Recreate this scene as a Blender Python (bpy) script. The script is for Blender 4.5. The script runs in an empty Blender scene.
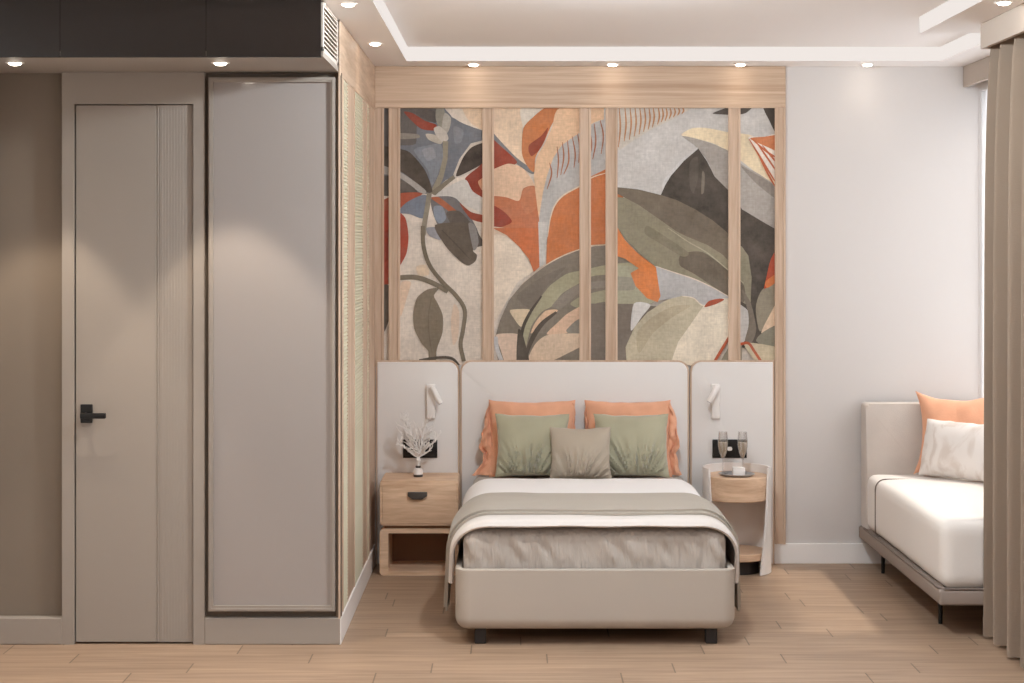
import bpy, bmesh, math, random
from mathutils import Vector, Matrix, noise
C = bpy.context.scene.collection
SC = bpy.context.scene
PI = math.pi

# ------------------------------------------------------------------ helpers
def lin(c):
    return tuple(((v/255)/12.92 if v/255 <= .04045 else ((v/255+.055)/1.055)**2.4) for v in c)

def P(px, py, y=0.0):
    """point of the place that the photograph shows at (px, py) on the plane y"""
    k = 191*9/(9+y)
    return ((px-512)/k, y, 1.65-(py-248)/k)

def wloc(o):
    v = Vector((0, 0, 0))
    while o is not None:
        v += o.location; o = o.parent
    return v

def tag(o, label=None, cat=None, group=None, kind=None):
    if label: o['label'] = label
    if cat: o['category'] = cat
    if group: o['group'] = group
    if kind: o['kind'] = kind
    return o

def thing(name, label, cat, loc=(0, 0, 0), group=None):
    o = bpy.data.objects.new(name, None); C.objects.link(o)
    o.empty_display_size = .05
    o.location = loc
    return tag(o, label, cat, group)

def obj(name, bm, m, parent=None, smooth=35, label=None):
    bmesh.ops.recalc_face_normals(bm, faces=bm.faces)
    if parent is not None:
        off = wloc(parent); loc = Vector((0, 0, 0))
    else:
        xs = [v.co for v in bm.verts]
        lo = Vector([min(c[i] for c in xs) for i in range(3)]); hi = Vector([max(c[i] for c in xs) for i in range(3)])
        off = Vector(((lo.x+hi.x)/2, (lo.y+hi.y)/2, lo.z)); loc = off
    bmesh.ops.translate(bm, verts=bm.verts, vec=-off)
    me = bpy.data.meshes.new(name); bm.to_mesh(me); bm.free()
    for mm in (m if isinstance(m, (list, tuple)) else [m]): me.materials.append(mm)
    if smooth:
        for p in me.polygons: p.use_smooth = True
        me.set_sharp_from_angle(angle=math.radians(smooth))
    o = bpy.data.objects.new(name, me); C.objects.link(o)
    o.location = loc
    if parent is not None: o.parent = parent
    if label: o['label'] = label
    return o

def struct(name, bm, m, parent=None, smooth=35):
    o = obj(name, bm, m, parent, smooth)
    if parent is None: o['kind'] = 'structure'
    return o

def copy_tree(o, parent=None):
    c = o.copy(); C.objects.link(c)
    if parent is not None: c.parent = parent
    for ch in [x for x in bpy.data.objects if x.parent == o and x.type != 'LIGHT']: copy_tree(ch, c)
    return c

def B(): return bmesh.new()

def box(bm, x0, x1, y0, y1, z0, z1, bev=0, seg=2):
    r = bmesh.ops.create_cube(bm, size=1)
    for v in r['verts']:
        v.co = Vector((x0 if v.co.x < 0 else x1, y0 if v.co.y < 0 else y1, z0 if v.co.z < 0 else z1))
    if bev:
        es = set()
        for v in r['verts']: es.update(v.link_edges)
        bmesh.ops.bevel(bm, geom=list(es), offset=bev, segments=seg, profile=.5, affect='EDGES')
    return bm

def prism(bm, pts, axis, a, b, mi=0):
    """extrude a 2-D outline; axis 'y': pts are (x,z); 'z': (x,y); 'x': (y,z)"""
    def mk(p, t):
        return {'y': (p[0], t, p[1]), 'z': (p[0], p[1], t), 'x': (t, p[0], p[1])}[axis]
    A = [bm.verts.new(mk(p, a)) for p in pts]; D = [bm.verts.new(mk(p, b)) for p in pts]
    n = len(pts)
    fs = [bm.faces.new(A), bm.faces.new(D[::-1])]
    for i in range(n): fs.append(bm.faces.new((A[i], A[(i+1) % n], D[(i+1) % n], D[i])))
    for f in fs: f.material_index = mi
    return fs

def rrect(x0, x1, z0, z1, r, n=8):
    """r: radii for (x1z1, x0z1, x0z0, x1z0)"""
    if not isinstance(r, (tuple, list)): r = (r,)*4
    out = []
    for (cx, cz, sx, sz, a0, rr) in ((x1, z1, -1, -1, 0, r[0]), (x0, z1, 1, -1, 90, r[1]), (x0, z0, 1, 1, 180, r[2]), (x1, z0, -1, 1, 270, r[3])):
        if rr <= 0: out.append((cx, cz)); continue
        for i in range(n+1):
            a = math.radians(a0+90*i/n)
            out.append((cx+sx*rr+rr*math.cos(a), cz+sz*rr+rr*math.sin(a)))
    return out

def tube(bm, pts, rad, n=10, cap=True):
    pts = [Vector(p) for p in pts]
    rad = rad if isinstance(rad, (list, tuple)) else [rad]*len(pts)
    rings = []; prev = None
    for i, p in enumerate(pts):
        d = (pts[min(i+1, len(pts)-1)]-pts[max(i-1, 0)]).normalized()
        if prev is None:
            u = d.orthogonal().normalized()
        else:
            u = (prev-d*prev.dot(d))
            u = u.normalized() if u.length > 1e-6 else d.orthogonal().normalized()
        prev = u; w = d.cross(u)
        rings.append([bm.verts.new(p+rad[i]*(math.cos(2*PI*k/n)*u+math.sin(2*PI*k/n)*w)) for k in range(n)])
    for a, b in zip(rings, rings[1:]):
        for k in range(n): bm.faces.new((a[k], a[(k+1) % n], b[(k+1) % n], b[k]))
    if cap: bm.faces.new(rings[0][::-1]); bm.faces.new(rings[-1])

def lathe(bm, prof, cx, cy, n=32):
    rings = []
    for r, z in prof:
        if r < 1e-6: rings.append([bm.verts.new((cx, cy, z))])
        else: rings.append([bm.verts.new((cx+r*math.cos(2*PI*k/n), cy+r*math.sin(2*PI*k/n), z)) for k in range(n)])
    for a, b in zip(rings, rings[1:]):
        for k in range(n):
            q = (k+1) % n
            if len(a) == 1 and len(b) == 1: continue
            if len(a) == 1: bm.faces.new((a[0], b[q], b[k]))
            elif len(b) == 1: bm.faces.new((a[k], a[q], b[0]))
            else: bm.faces.new((a[k], a[q], b[q], b[k]))

def sheet(bm, fn, nu, nv, th, closed=False):
    """solid sheet: fn(u,v)->point, thickened along the normal by th (outer side is fn)"""
    G = [[Vector(fn(i/nu, j/nv)) for j in range(nv+1)] for i in range(nu+1)]
    N = [[None]*(nv+1) for _ in range(nu+1)]
    for i in range(nu+1):
        for j in range(nv+1):
            du = G[min(i+1, nu)][j]-G[max(i-1, 0)][j]; dv = G[i][min(j+1, nv)]-G[i][max(j-1, 0)]
            N[i][j] = du.cross(dv).normalized()
    top = [[bm.verts.new(G[i][j]) for j in range(nv+1)] for i in range(nu+1)]
    bot = [[bm.verts.new(G[i][j]-N[i][j]*th) for j in range(nv+1)] for i in range(nu+1)]
    for i in range(nu):
        for j in range(nv):
            bm.faces.new((top[i][j], top[i+1][j], top[i+1][j+1], top[i][j+1]))
            bm.faces.new((bot[i][j], bot[i][j+1], bot[i+1][j+1], bot[i+1][j]))
    for i in range(nu):
        bm.faces.new((top[i][0], bot[i][0], bot[i+1][0], top[i+1][0]))
        bm.faces.new((top[i][nv], top[i+1][nv], bot[i+1][nv], bot[i][nv]))
    for j in range(nv):
        bm.faces.new((top[0][j], top[0][j+1], bot[0][j+1], bot[0][j]))
        bm.faces.new((top[nu][j], bot[nu][j], bot[nu][j+1], top[nu][j+1]))

def sstep(a, b, x):
    t = max(0, min(1, (x-a)/(b-a))); return t*t*(3-2*t)

# ------------------------------------------------------------------ materials
def mat(name, rgb, rough=.6, spec=.3, metal=0, bump=None, var=None, sheen=0, coat=0):
    """rgb in 0-255 sRGB. bump=(scale, strength) noise bump; var=(scale xyz, amount) tint variation"""
    m = bpy.data.materials.new(name); m.use_nodes = True
    nt = m.node_tree; b = nt.nodes['Principled BSDF']
    b.inputs['Base Color'].default_value = (*lin(rgb), 1)
    b.inputs['Roughness'].default_value = rough
    b.inputs['Specular IOR Level'].default_value = spec
    b.inputs['Metallic'].default_value = metal
    b.inputs['Sheen Weight'].default_value = sheen
    b.inputs['Coat Weight'].default_value = coat
    tc = None
    def coords(scale):
        nonlocal tc
        if tc is None: tc = nt.nodes.new('ShaderNodeTexCoord')
        mp = nt.nodes.new('ShaderNodeMapping'); mp.inputs['Scale'].default_value = scale
        nt.links.new(tc.outputs['Object'], mp.inputs['Vector']); return mp
    if var:
        mp = coords(var[0]); n = nt.nodes.new('ShaderNodeTexNoise')
        n.inputs['Scale'].default_value = 1; n.inputs['Detail'].default_value = 4
        nt.links.new(mp.outputs[0], n.inputs['Vector'])
        r = nt.nodes.new('ShaderNodeMapRange'); r.inputs['From Min'].default_value = .3; r.inputs['From Max'].default_value = .7
        r.inputs['To Min'].default_value = 1-var[1]; r.inputs['To Max'].default_value = 1+var[1]*.6
        nt.links.new(n.outputs['Fac'], r.inputs['Value'])
        mx = nt.nodes.new('ShaderNodeVectorMath'); mx.operation = 'SCALE'
        mx.inputs[0].default_value = lin(rgb)
        nt.links.new(r.outputs[0], mx.inputs['Scale']); nt.links.new(mx.outputs[0], b.inputs['Base Color'])
    if bump:
        sc = bump[0] if isinstance(bump[0], (tuple, list)) else (bump[0],)*3
        mp = coords(sc); n = nt.nodes.new('ShaderNodeTexNoise'); n.inputs['Scale'].default_value = 1; n.inputs['Detail'].default_value = 3
        nt.links.new(mp.outputs[0], n.inputs['Vector'])
        bp = nt.nodes.new('ShaderNodeBump'); bp.inputs['Strength'].default_value = bump[1]; bp.inputs['Distance'].default_value = .004 if bump[1] < .9 else .02
        nt.links.new(n.outputs['Fac'], bp.inputs['Height']); nt.links.new(bp.outputs[0], b.inputs['Normal'])
    return m

def wood(name, light, dark, scale, rough=.5, rings=6.0):
    """scale: object-space scale, small along the grain"""
    m = bpy.data.materials.new(name); m.use_nodes = True
    nt = m.node_tree; b = nt.nodes['Principled BSDF']; L = nt.links.new
    tc = nt.nodes.new('ShaderNodeTexCoord'); mp = nt.nodes.new('ShaderNodeMapping'); mp.inputs['Scale'].default_value = scale
    L(tc.outputs['Object'], mp.inputs['Vector'])
    n1 = nt.nodes.new('ShaderNodeTexNoise'); n1.inputs['Scale'].default_value = 1; n1.inputs['Detail'].default_value = 6; n1.inputs['Roughness'].default_value = .6
    n1.inputs['Distortion'].default_value = .4
    L(mp.outputs[0], n1.inputs['Vector'])
    n2 = nt.nodes.new('ShaderNodeTexNoise'); n2.inputs['Scale'].default_value = rings; n2.inputs['Detail'].default_value = 3
    L(mp.outputs[0], n2.inputs['Vector'])
    ad = nt.nodes.new('ShaderNodeMath'); ad.operation = 'MULTIPLY_ADD'; ad.inputs[1].default_value = .35
    L(n2.outputs['Fac'], ad.inputs[0]); L(n1.outputs['Fac'], ad.inputs[2])
    r = nt.nodes.new('ShaderNodeValToRGB'); e = r.color_ramp.elements
    e[0].position = .48; e[0].color = (*lin(dark), 1); e[1].position = .82; e[1].color = (*lin(light), 1)
    L(ad.outputs[0], r.inputs['Fac']); L(r.outputs['Color'], b.inputs['Base Color'])
    b.inputs['Roughness'].default_value = rough; b.inputs['Specular IOR Level'].default_value = .3
    return m

def emit(name, rgb, s):
    m = bpy.data.materials.new(name); m.use_nodes = True; nt = m.node_tree
    nt.nodes.remove(nt.nodes['Principled BSDF']); e = nt.nodes.new('ShaderNodeEmission')
    e.inputs['Color'].default_value = (*lin(rgb), 1); e.inputs['Strength'].default_value = s
    nt.links.new(e.outputs[0], nt.nodes['Material Output'].inputs[0]); return m

def pane_glass(name, refl=.08, rough=0.0, tint=(1, 1, 1)):
    m = bpy.data.materials.new(name); m.use_nodes = True; nt = m.node_tree; L = nt.links.new
    nt.nodes.remove(nt.nodes['Principled BSDF'])
    t = nt.nodes.new('ShaderNodeBsdfTransparent'); t.inputs[0].default_value = (*tint, 1)
    g = nt.nodes.new('ShaderNodeBsdfGlossy'); g.inputs['Roughness'].default_value = rough
    lw = nt.nodes.new('ShaderNodeLayerWeight'); lw.inputs['Blend'].default_value = .25
    mr = nt.nodes.new('ShaderNodeMapRange'); mr.inputs['To Min'].default_value = refl*.6; mr.inputs['To Max'].default_value = .7
    L(lw.outputs['Facing'], mr.inputs['Value'])
    mx = nt.nodes.new('ShaderNodeMixShader'); L(mr.outputs[0], mx.inputs[0]); L(t.outputs[0], mx.inputs[1]); L(g.outputs[0], mx.inputs[2])
    L(mx.outputs[0], nt.nodes['Material Output'].inputs[0]); return m

def floor_mat():
    m = bpy.data.materials.new('oak_planks'); m.use_nodes = True; nt = m.node_tree; L = nt.links.new; b = nt.nodes['Principled BSDF']
    N = nt.nodes.new
    def math_(op, a, bb=None):
        n = N('ShaderNodeMath'); n.operation = op
        for i, v in enumerate((a, bb)):
            if v is None: continue
            if isinstance(v, (int, float)): n.inputs[i].default_value = v
            else: L(v, n.inputs[i])
        return n.outputs[0]
    g = N('ShaderNodeNewGeometry'); s = N('ShaderNodeSeparateXYZ'); L(g.outputs['Position'], s.inputs[0])
    row = math_('FLOOR', math_('DIVIDE', s.outputs['Y'], .155))
    wn = N('ShaderNodeTexWhiteNoise'); wn.noise_dimensions = '1D'; L(row, wn.inputs['W'])
    u = math_('ADD', math_('DIVIDE', s.outputs['X'], .95), math_('MULTIPLY', wn.outputs['Value'], 7.0))
    col = math_('FLOOR', u)
    fx = math_('FRACT', u); fy = math_('FRACT', math_('DIVIDE', s.outputs['Y'], .155))
    endj = math_('LESS_THAN', fx, .006)
    sidej = math_('LESS_THAN', fy, .022)
    cmb = N('ShaderNodeCombineXYZ'); L(row, cmb.inputs[0]); L(col, cmb.inputs[1])
    w2 = N('ShaderNodeTexWhiteNoise'); w2.noise_dimensions = '3D'; L(cmb.outputs[0], w2.inputs['Vector'])
    # grain
    c2 = N('ShaderNodeCombineXYZ'); L(math_('MULTIPLY', s.outputs['X'], 2.2), c2.inputs[0])
    L(math_('MULTIPLY', s.outputs['Y'], 30.0), c2.inputs[1]); L(math_('MULTIPLY', w2.outputs['Value'], 30), c2.inputs[2])
    n1 = N('ShaderNodeTexNoise'); n1.inputs['Scale'].default_value = 1; n1.inputs['Detail'].default_value = 6; n1.inputs['Distortion'].default_value = .5
    L(c2.outputs[0], n1.inputs['Vector'])
    r = N('ShaderNodeValToRGB'); e = r.color_ramp.elements
    e[0].position = .3; e[0].color = (*lin(FLOOR_D), 1); e[1].position = .72; e[1].color = (*lin(FLOOR_L), 1)
    L(n1.outputs['Fac'], r.inputs['Fac'])
    tint = math_('ADD', math_('MULTIPLY', w2.outputs['Value'], .14), .93)
    j = math_('MULTIPLY', math_('SUBTRACT', 1.0, math_('MULTIPLY', endj, .55)), math_('SUBTRACT', 1.0, math_('MULTIPLY', sidej, .05)))
    sc = N('ShaderNodeVectorMath'); sc.operation = 'SCALE'; L(r.outputs['Color'], sc.inputs[0]); L(math_('MULTIPLY', tint, j), sc.inputs['Scale'])
    L(sc.outputs[0], b.inputs['Base Color']); b.inputs['Roughness'].default_value = .42; b.inputs['Specular IOR Level'].default_value = .35
    return m

def mural_mat():
    m = bpy.data.materials.new('painted_canvas'); m.use_nodes = True; nt = m.node_tree; L = nt.links.new; b = nt.nodes['Principled BSDF']; N = nt.nodes.new
    a = N('ShaderNodeAttribute'); a.attribute_name = 'Col'
    tc = N('ShaderNodeTexCoord')
    fac = None
    for scale, amt in (((6, 6, 6), .16), ((14, 1, 300), .10), ((300, 1, 14), .10), ((55, 1, 55), .12)):
        mp = N('ShaderNodeMapping'); mp.inputs['Scale'].default_value = scale; L(tc.outputs['Object'], mp.inputs['Vector'])
        n = N('ShaderNodeTexNoise'); n.inputs['Scale'].default_value = 1; n.inputs['Detail'].default_value = 3; L(mp.outputs[0], n.inputs['Vector'])
        r = N('ShaderNodeMapRange'); r.inputs['From Min'].default_value = .25; r.inputs['From Max'].default_value = .75
        r.inputs['To Min'].default_value = 1-amt; r.inputs['To Max'].default_value = 1+amt; L(n.outputs['Fac'], r.inputs['Value'])
        if fac is None: fac = r.outputs[0]
        else:
            q = N('ShaderNodeMath'); q.operation = 'MULTIPLY'; L(fac, q.inputs[0]); L(r.outputs[0], q.inputs[1]); fac = q.outputs[0]
    sc = N('ShaderNodeVectorMath'); sc.operation = 'SCALE'; L(a.outputs['Color'], sc.inputs[0]); L(fac, sc.inputs['Scale'])
    n5 = N('ShaderNodeTexNoise'); n5.inputs['Scale'].default_value = 9; n5.inputs['Detail'].default_value = 6; n5.inputs['Roughness'].default_value = .7; L(tc.outputs['Object'], n5.inputs['Vector'])
    r5 = N('ShaderNodeMapRange'); r5.inputs['From Min'].default_value = .35; r5.inputs['From Max'].default_value = .7; r5.inputs['To Min'].default_value = .03; r5.inputs['To Max'].default_value = .20; L(n5.outputs['Fac'], r5.inputs['Value'])
    mc = N('ShaderNodeMix'); mc.data_type = 'RGBA'; L(r5.outputs[0], mc.inputs['Factor']); L(sc.outputs[0], mc.inputs[6]); mc.inputs[7].default_value = (*lin((168, 154, 142)), 1)
    L(mc.outputs[2], b.inputs['Base Color']); b.inputs['Roughness'].default_value = .85; b.inputs['Specular IOR Level'].default_value = .15
    return m

FLOOR_L = (174, 147, 123); FLOOR_D = (142, 117, 96)
M = {}
M['floor'] = floor_mat()
M['wall'] = mat('warm_white_plaster', (208, 202, 198), .85, .2, bump=(120, .05))
M['taupe'] = mat('taupe_lacquer', (155, 145, 135), .5, .35)
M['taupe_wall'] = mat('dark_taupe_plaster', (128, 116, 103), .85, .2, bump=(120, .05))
M['taupe_recess'] = mat('taupe_gap_shade', (122, 109, 96), .7, .2)  # shade of the sunk gaps put into a darker taupe
M['ceiling'] = mat('white_ceiling_paint', (236, 231, 228), .9, .15)
M['white_trim'] = mat('white_satin_paint', (242, 237, 233), .5, .3)
M['room'] = mat('pale_room_paint', (222, 218, 214), .9, .15)
M['wood_h'] = wood('ash_veneer_horizontal', (206, 180, 156), (172, 143, 118), (.7, 10, 30))
M['wood_v'] = wood('ash_veneer_vertical', (208, 183, 161), (180, 152, 128), (14, 14, 1.0))
M['wood_stand'] = wood('oak_veneer_horizontal', (226, 194, 164), (196, 160, 130), (2.2, 6, 26), .45)
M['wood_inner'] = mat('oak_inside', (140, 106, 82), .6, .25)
M['black_gloss'] = mat('dark_brown_gloss', (24, 18, 16), .25, .8, var=((3, 3, 3), .1))
M['black'] = mat('matt_black_metal', (15, 13, 12), .45, .4)
M['outlet'] = mat('black_glass_plate', (20, 17, 16), .3, .4)
M['white'] = mat('white_lacquer', (232, 226, 221), .35, .4)
M['grille'] = mat('grille_paint', (206, 194, 182), .5, .3)
M['mirror'] = mat('satin_mauve_panel', (157, 149, 144), .18, .6, coat=.25)
M['headboard'] = mat('headboard_fabric', (226, 221, 217), .9, .15, bump=(500, .25), sheen=.1)
M['bedframe'] = mat('bed_leatherette', (176, 165, 153), .55, .3)
M['sheet'] = mat('taupe_sheet', (178, 168, 158), .9, .15, sheen=.15, bump=((30, 30, 5), 1.0))
M['duvet'] = mat('white_cotton', (240, 236, 234), .9, .15, sheen=.15, bump=(60, .1))
M['fold'] = mat('pale_grey_cotton', (214, 206, 199), .9, .15, sheen=.15, bump=(60, .15))
M['throw'] = mat('sage_grey_throw', (170, 160, 147), .95, .1, sheen=.2, bump=(400, .3))
M['orange'] = mat('terracotta_linen', (226, 168, 136), .9, .1, sheen=.2, bump=(90, .25), var=((9, 9, 9), .1))
M['green'] = mat('sage_velvet', (172, 167, 142), .8, .15, sheen=.5, bump=(300, .15), var=((5, 5, 5), .1))
M['greige'] = mat('greige_linen', (176, 163, 146), .9, .1, sheen=.2, bump=(300, .3))
M['sofa'] = mat('cream_sofa_fabric', (232, 225, 218), .9, .15, sheen=.15, bump=(300, .25))
M['sofa_back'] = mat('grey_sofa_fabric', (200, 189, 180), .9, .15, sheen=.15, bump=(300, .25), var=((7, 7, 7), .07))
M['sofa_base'] = mat('grey_brown_upholstery', (150, 136, 126), .7, .25)
M['piping'] = mat('dark_piping', (122, 110, 102), .8, .2)
M['curtain'] = mat('greige_drape', (148, 131, 115), .9, .12, sheen=.15, bump=((60, 60, 400), .2))
M['pelmet'] = mat('pelmet_paint', (178, 164, 152), .7, .2)
M['glass'] = pane_glass('window_glass')
M['crystal'] = pane_glass('crystal_glass', .22, .06, (.97, .97, .97))
M['wine'] = pane_glass('sparkling_wine', .1, .05, (.93, .88, .80))
nt = M['wine'].node_tree; o_ = nt.nodes['Material Output'].inputs[0]; src = o_.links[0].from_socket
df = nt.nodes.new('ShaderNodeBsdfDiffuse'); df.inputs[0].default_value = (*lin((232, 214, 190)), 1)
mx = nt.nodes.new('ShaderNodeMixShader'); mx.inputs[0].default_value = .45
nt.links.new(src, mx.inputs[1]); nt.links.new(df.outputs[0], mx.inputs[2]); nt.links.new(mx.outputs[0], o_)
M['silver'] = mat('brushed_silver', (176, 172, 170), .3, .5, metal=.3)
M['pull'] = mat('gunmetal_pull', (86, 80, 76), .4, .4, metal=.5)
M['lamp'] = emit('lamp_glow', (255, 244, 228), 14)
M['sheer'] = bpy.data.materials.new('white_voile'); M['sheer'].use_nodes = True
nt = M['sheer'].node_tree; nt.nodes.remove(nt.nodes['Principled BSDF'])
a_ = nt.nodes.new('ShaderNodeBsdfTransparent'); b_ = nt.nodes.new('ShaderNodeBsdfTranslucent'); b_.inputs[0].default_value = (.93, .92, .91, 1)
d_ = nt.nodes.new('ShaderNodeBsdfDiffuse'); d_.inputs[0].default_value = (.85, .84, .83, 1)
m1 = nt.nodes.new('ShaderNodeMixShader'); m1.inputs[0].default_value = .3; m2 = nt.nodes.new('ShaderNodeMixShader'); m2.inputs[0].default_value = .5
nt.links.new(b_.outputs[0], m1.inputs[1]); nt.links.new(d_.outputs[0], m1.inputs[2]); nt.links.new(a_.outputs[0], m2.inputs[1]); nt.links.new(m1.outputs[0], m2.inputs[2])
nt.links.new(m2.outputs[0], nt.nodes['Material Output'].inputs[0])
M['led'] = emit('led_glow', (255, 246, 240), .60)
M['reed'] = mat('sage_cream_reed', (206, 199, 176), .6, .3)
M['leg'] = mat('dark_grey_plastic', (46, 41, 39), .5, .3)

# ------------------------------------------------------------------ room shell
XL, XR, YF, YB = -2.2, 2.445, -9.7, 0.0
ZS, ZC = 2.60, 2.672
struct('floor', box(B(), XL-.1, XR+.12, YF-.1, .1, -.08, 0), M['floor'], smooth=0)
struct('wall_back', box(B(), XL-.1, XR+.12, 0, .12, 0, 2.9), M['wall'], smooth=0)
struct('wall_left', box(B(), XL-.1, XL, YF, 0, 0, 2.9), M['room'], smooth=0)
struct('wall_front', box(B(), XL-.1, XR+.12, YF-.1, YF, 0, 2.9), M['room'], smooth=0)
# right wall with two window openings
W1 = (-1.62, -.004, .80, 2.47); W2 = (-7.6, -4.2, .85, 2.47)  # second opening is unseen, added and sized to let in fill light
bm = B()
x0, x1 = XR, XR+.12
box(bm, x0, x1, YF, W2[0], 0, 2.9); box(bm, x0, x1, W2[1], W1[0], 0, 2.9); box(bm, x0, x1, W1[1], 0, 0, 2.9)
for w in (W1, W2):
    box(bm, x0, x1, w[0], w[1], 0, w[2]); box(bm, x0, x1, w[0], w[1], w[3], 2.9)
struct('wall_right', bm, M['wall'], smooth=0)
def window(n, w, mull):
    bm = B(); t = .025; xa, xb = XR+.06, XR+.10
    box(bm, xa, xb, w[0], w[1], w[2], w[2]+t); box(bm, xa, xb, w[0], w[1], w[3]-t, w[3])
    box(bm, xa, xb, w[0], w[0]+t, w[2], w[3]); box(bm, xa, xb, w[1]-t, w[1], w[2], w[3])
    for k in range(1, mull+1):
        y = w[0]+(w[1]-w[0])*k/(mull+1); box(bm, xa, xb, y-t/2, y+t/2, w[2], w[3])
    f = struct(n, bm, M['white_trim'], smooth=0)
    obj('pane', box(B(), XR+.077, XR+.083, w[0]+.01, w[1]-.01, w[2]+.01, w[3]-.01), M['glass'], f, smooth=0)
    obj('sill', box(B(), XR-.015, XR+.12, w[0], w[1], w[2]-.02, w[2]), M['white_trim'], f, smooth=0)
window('window_1', W1, 0); window('window_fill', W2, 3)

bm = B()
def shr(u, v):
    y = -.004-1.62*u
    return (2.462+.008*math.sin(y*70+.6*math.sin(y*23)), y, .801+(2.49-.801)*v)
sheet(bm, shr, 220, 3, .0008)
tag(obj('sheer_curtain', bm, M['sheer'], None, 60), 'white translucent sheer in the window opening beside the sofa', 'curtain')

# ceiling: raised field, dropped borders with a stepped lip
CX0, CY0, CX1 = -.536, -.267, 2.18
NX, NY = 1.807, -1.40
bm = B()
box(bm, XL-.1, XR+.12, YF-.1, .1, ZC, ZC+.1)
box(bm, XL, CX0, YF, 0, ZS, ZC)
box(bm, CX0, XR, CY0, 0, ZS, ZC)
box(bm, CX1, XR, NY, CY0, ZS, ZC)
box(bm, NX, XR, YF, NY, ZS, ZC)
s, zt = .010, ZS+.054
struct('ceiling', bm, M['ceiling'], smooth=0)

# glowing profile set on the face of the lip
bm = B(); t_ = .006; za, zb = ZS+.0006, ZC-.0006
box(bm, CX0+.0002, CX0+t_, -8.5, CY0-t_, za, zb); box(bm, CX0+.0002, CX1-.0002, CY0-t_, CY0-.0002, za, zb)
box(bm, CX1-t_, CX1-.0002, NY, CY0-t_, za, zb); box(bm, NX-t_, NX-.0002, -8.5, NY, za, zb)
tag(obj('led_strip', bm, M['led'], None, 0), 'thin glowing light strip along the lip of the raised ceiling', 'light strip')

# partition (wardrobe block) on the left
PY = -1.849; PX = -.715
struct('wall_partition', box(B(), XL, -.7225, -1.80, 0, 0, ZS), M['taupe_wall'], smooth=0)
def X(px): return (px-512)/240.4
def Z(py): return 1.65-(py-248)/240.4
# door
dl, dr, dt = X(74), X(193.2), Z(104)
bm = B()
prism(bm, [(X(62), 0), (dl, 0), (dl, dt), (dr, dt), (dr, 0), (X(204.5), 0), (X(204.5), 2.381), (X(62), 2.381)], 'y', PY, -1.80)
d1 = struct('door_1', bm, M['taupe'])
bm = B(); g = X(155.5)
box(bm, dl+.004, g, PY+.012, -1.80, .008, dt-.004, .002, 1)
box(bm, g+.004, X(158.2), PY+.012, -1.80, .008, dt-.004, .002, 1)
box(bm, g, g+.004, PY+.016, -1.80, .008, dt-.004)
xa, xb = X(159), dr-.004
box(bm, X(158.2), xa, PY+.016, -1.80, .008, dt-.004)
pts = [(xa, -1.80)]
nr = 22
for i in range(nr):
    a = xa+(xb-xa)*i/nr; b_ = xa+(xb-xa)*(i+1)/nr; w = b_-a
    pts += [(a+.0002, PY+.0145), (a+w*.25, PY+.0135), (a+w*.75, PY+.0135)]
pts += [(xb, PY+.0145), (xb, -1.80)]
prism(bm, pts, 'z', .008, dt-.004)
leaf = obj('door_leaf', bm, M['taupe'], d1, smooth=20)
# handle
bm = B()
hx0, hx1, hz0, hz1 = X(80.3), X(92), Z(423), Z(404.5)
hy = PY+.012
box(bm, hx0, hx1, hy-.012, hy, hz0, hz1, .002, 2)
zc = (hz0+hz1)/2-.005
tube(bm, [((hx0+hx1)/2, hy-.01, zc), ((hx0+hx1)/2, hy-.05, zc)], .010, 12)
box(bm, (hx0+hx1)/2-.014, X(108), hy-.062, hy-.044, zc-.011, zc+.011, .003, 2)
box(bm, hx0+.004, hx1-.004, hy-.017, hy-.01, hz0+.003, hz0+.014, .001, 1)
obj('door_handle', bm, M['black'], d1)
# rails at the foot of the partition
struct('baseboard_partition', box(B(), X(204.5), -.713, PY-.001, -1.80, 0, Z(618), .003, 1), M['taupe'])
struct('baseboard_left', box(B(), XL, X(62), PY-.001, -1.80, 0, Z(618), .003, 1), M['taupe'])
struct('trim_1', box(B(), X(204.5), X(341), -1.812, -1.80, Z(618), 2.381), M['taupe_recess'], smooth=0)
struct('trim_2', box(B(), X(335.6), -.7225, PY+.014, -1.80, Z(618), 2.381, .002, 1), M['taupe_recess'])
# framed satin panel
pn = thing('wardrobe_panel', 'tall glossy taupe panel with slim frame, right of the door', 'panel', (X(272), -1.83, Z(611)))
fx0, fx1, fz0, fz1 = X(208.7), X(335.2), Z(611), Z(77.5)
bm = B(); fw = .019
def ring(bm, o, i, ya, yb):
    n = len(o)
    oa, ob, ia, ib = [[bm.verts.new((p[0], y, p[1])) for p in q] for q in (o, i) for y in (ya, yb)]
    for k in range(n):
        q = (k+1) % n
        bm.faces.new((oa[k], oa[q], ia[q], ia[k])); bm.faces.new((ob[k], ib[k], ib[q], ob[q]))
        bm.faces.new((oa[k], ob[k], ob[q], oa[q])); bm.faces.new((ia[k], ia[q], ib[q], ib[k]))
ring(bm, rrect(fx0, fx1, fz0, fz1, 0), rrect(fx0+fw, fx1-fw, fz0+fw*1.25, fz1-fw, 0), PY-.010, -1.813)
ring(bm, rrect(fx0+.005, fx1-.005, fz0+.005, fz1-.005, 0), rrect(fx0+fw*.6, fx1-fw*.6, fz0+fw*.7, fz1-fw*.6, 0), PY-.014, PY-.0095)
obj('panel_frame', bm, M['taupe'], pn)
obj('satin_face', box(B(), fx0+fw*.6, fx1-fw*.6, PY+.004, -1.815, fz0+fw*.6, fz1-fw*.6), M['mirror'], pn, smooth=0)

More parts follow.
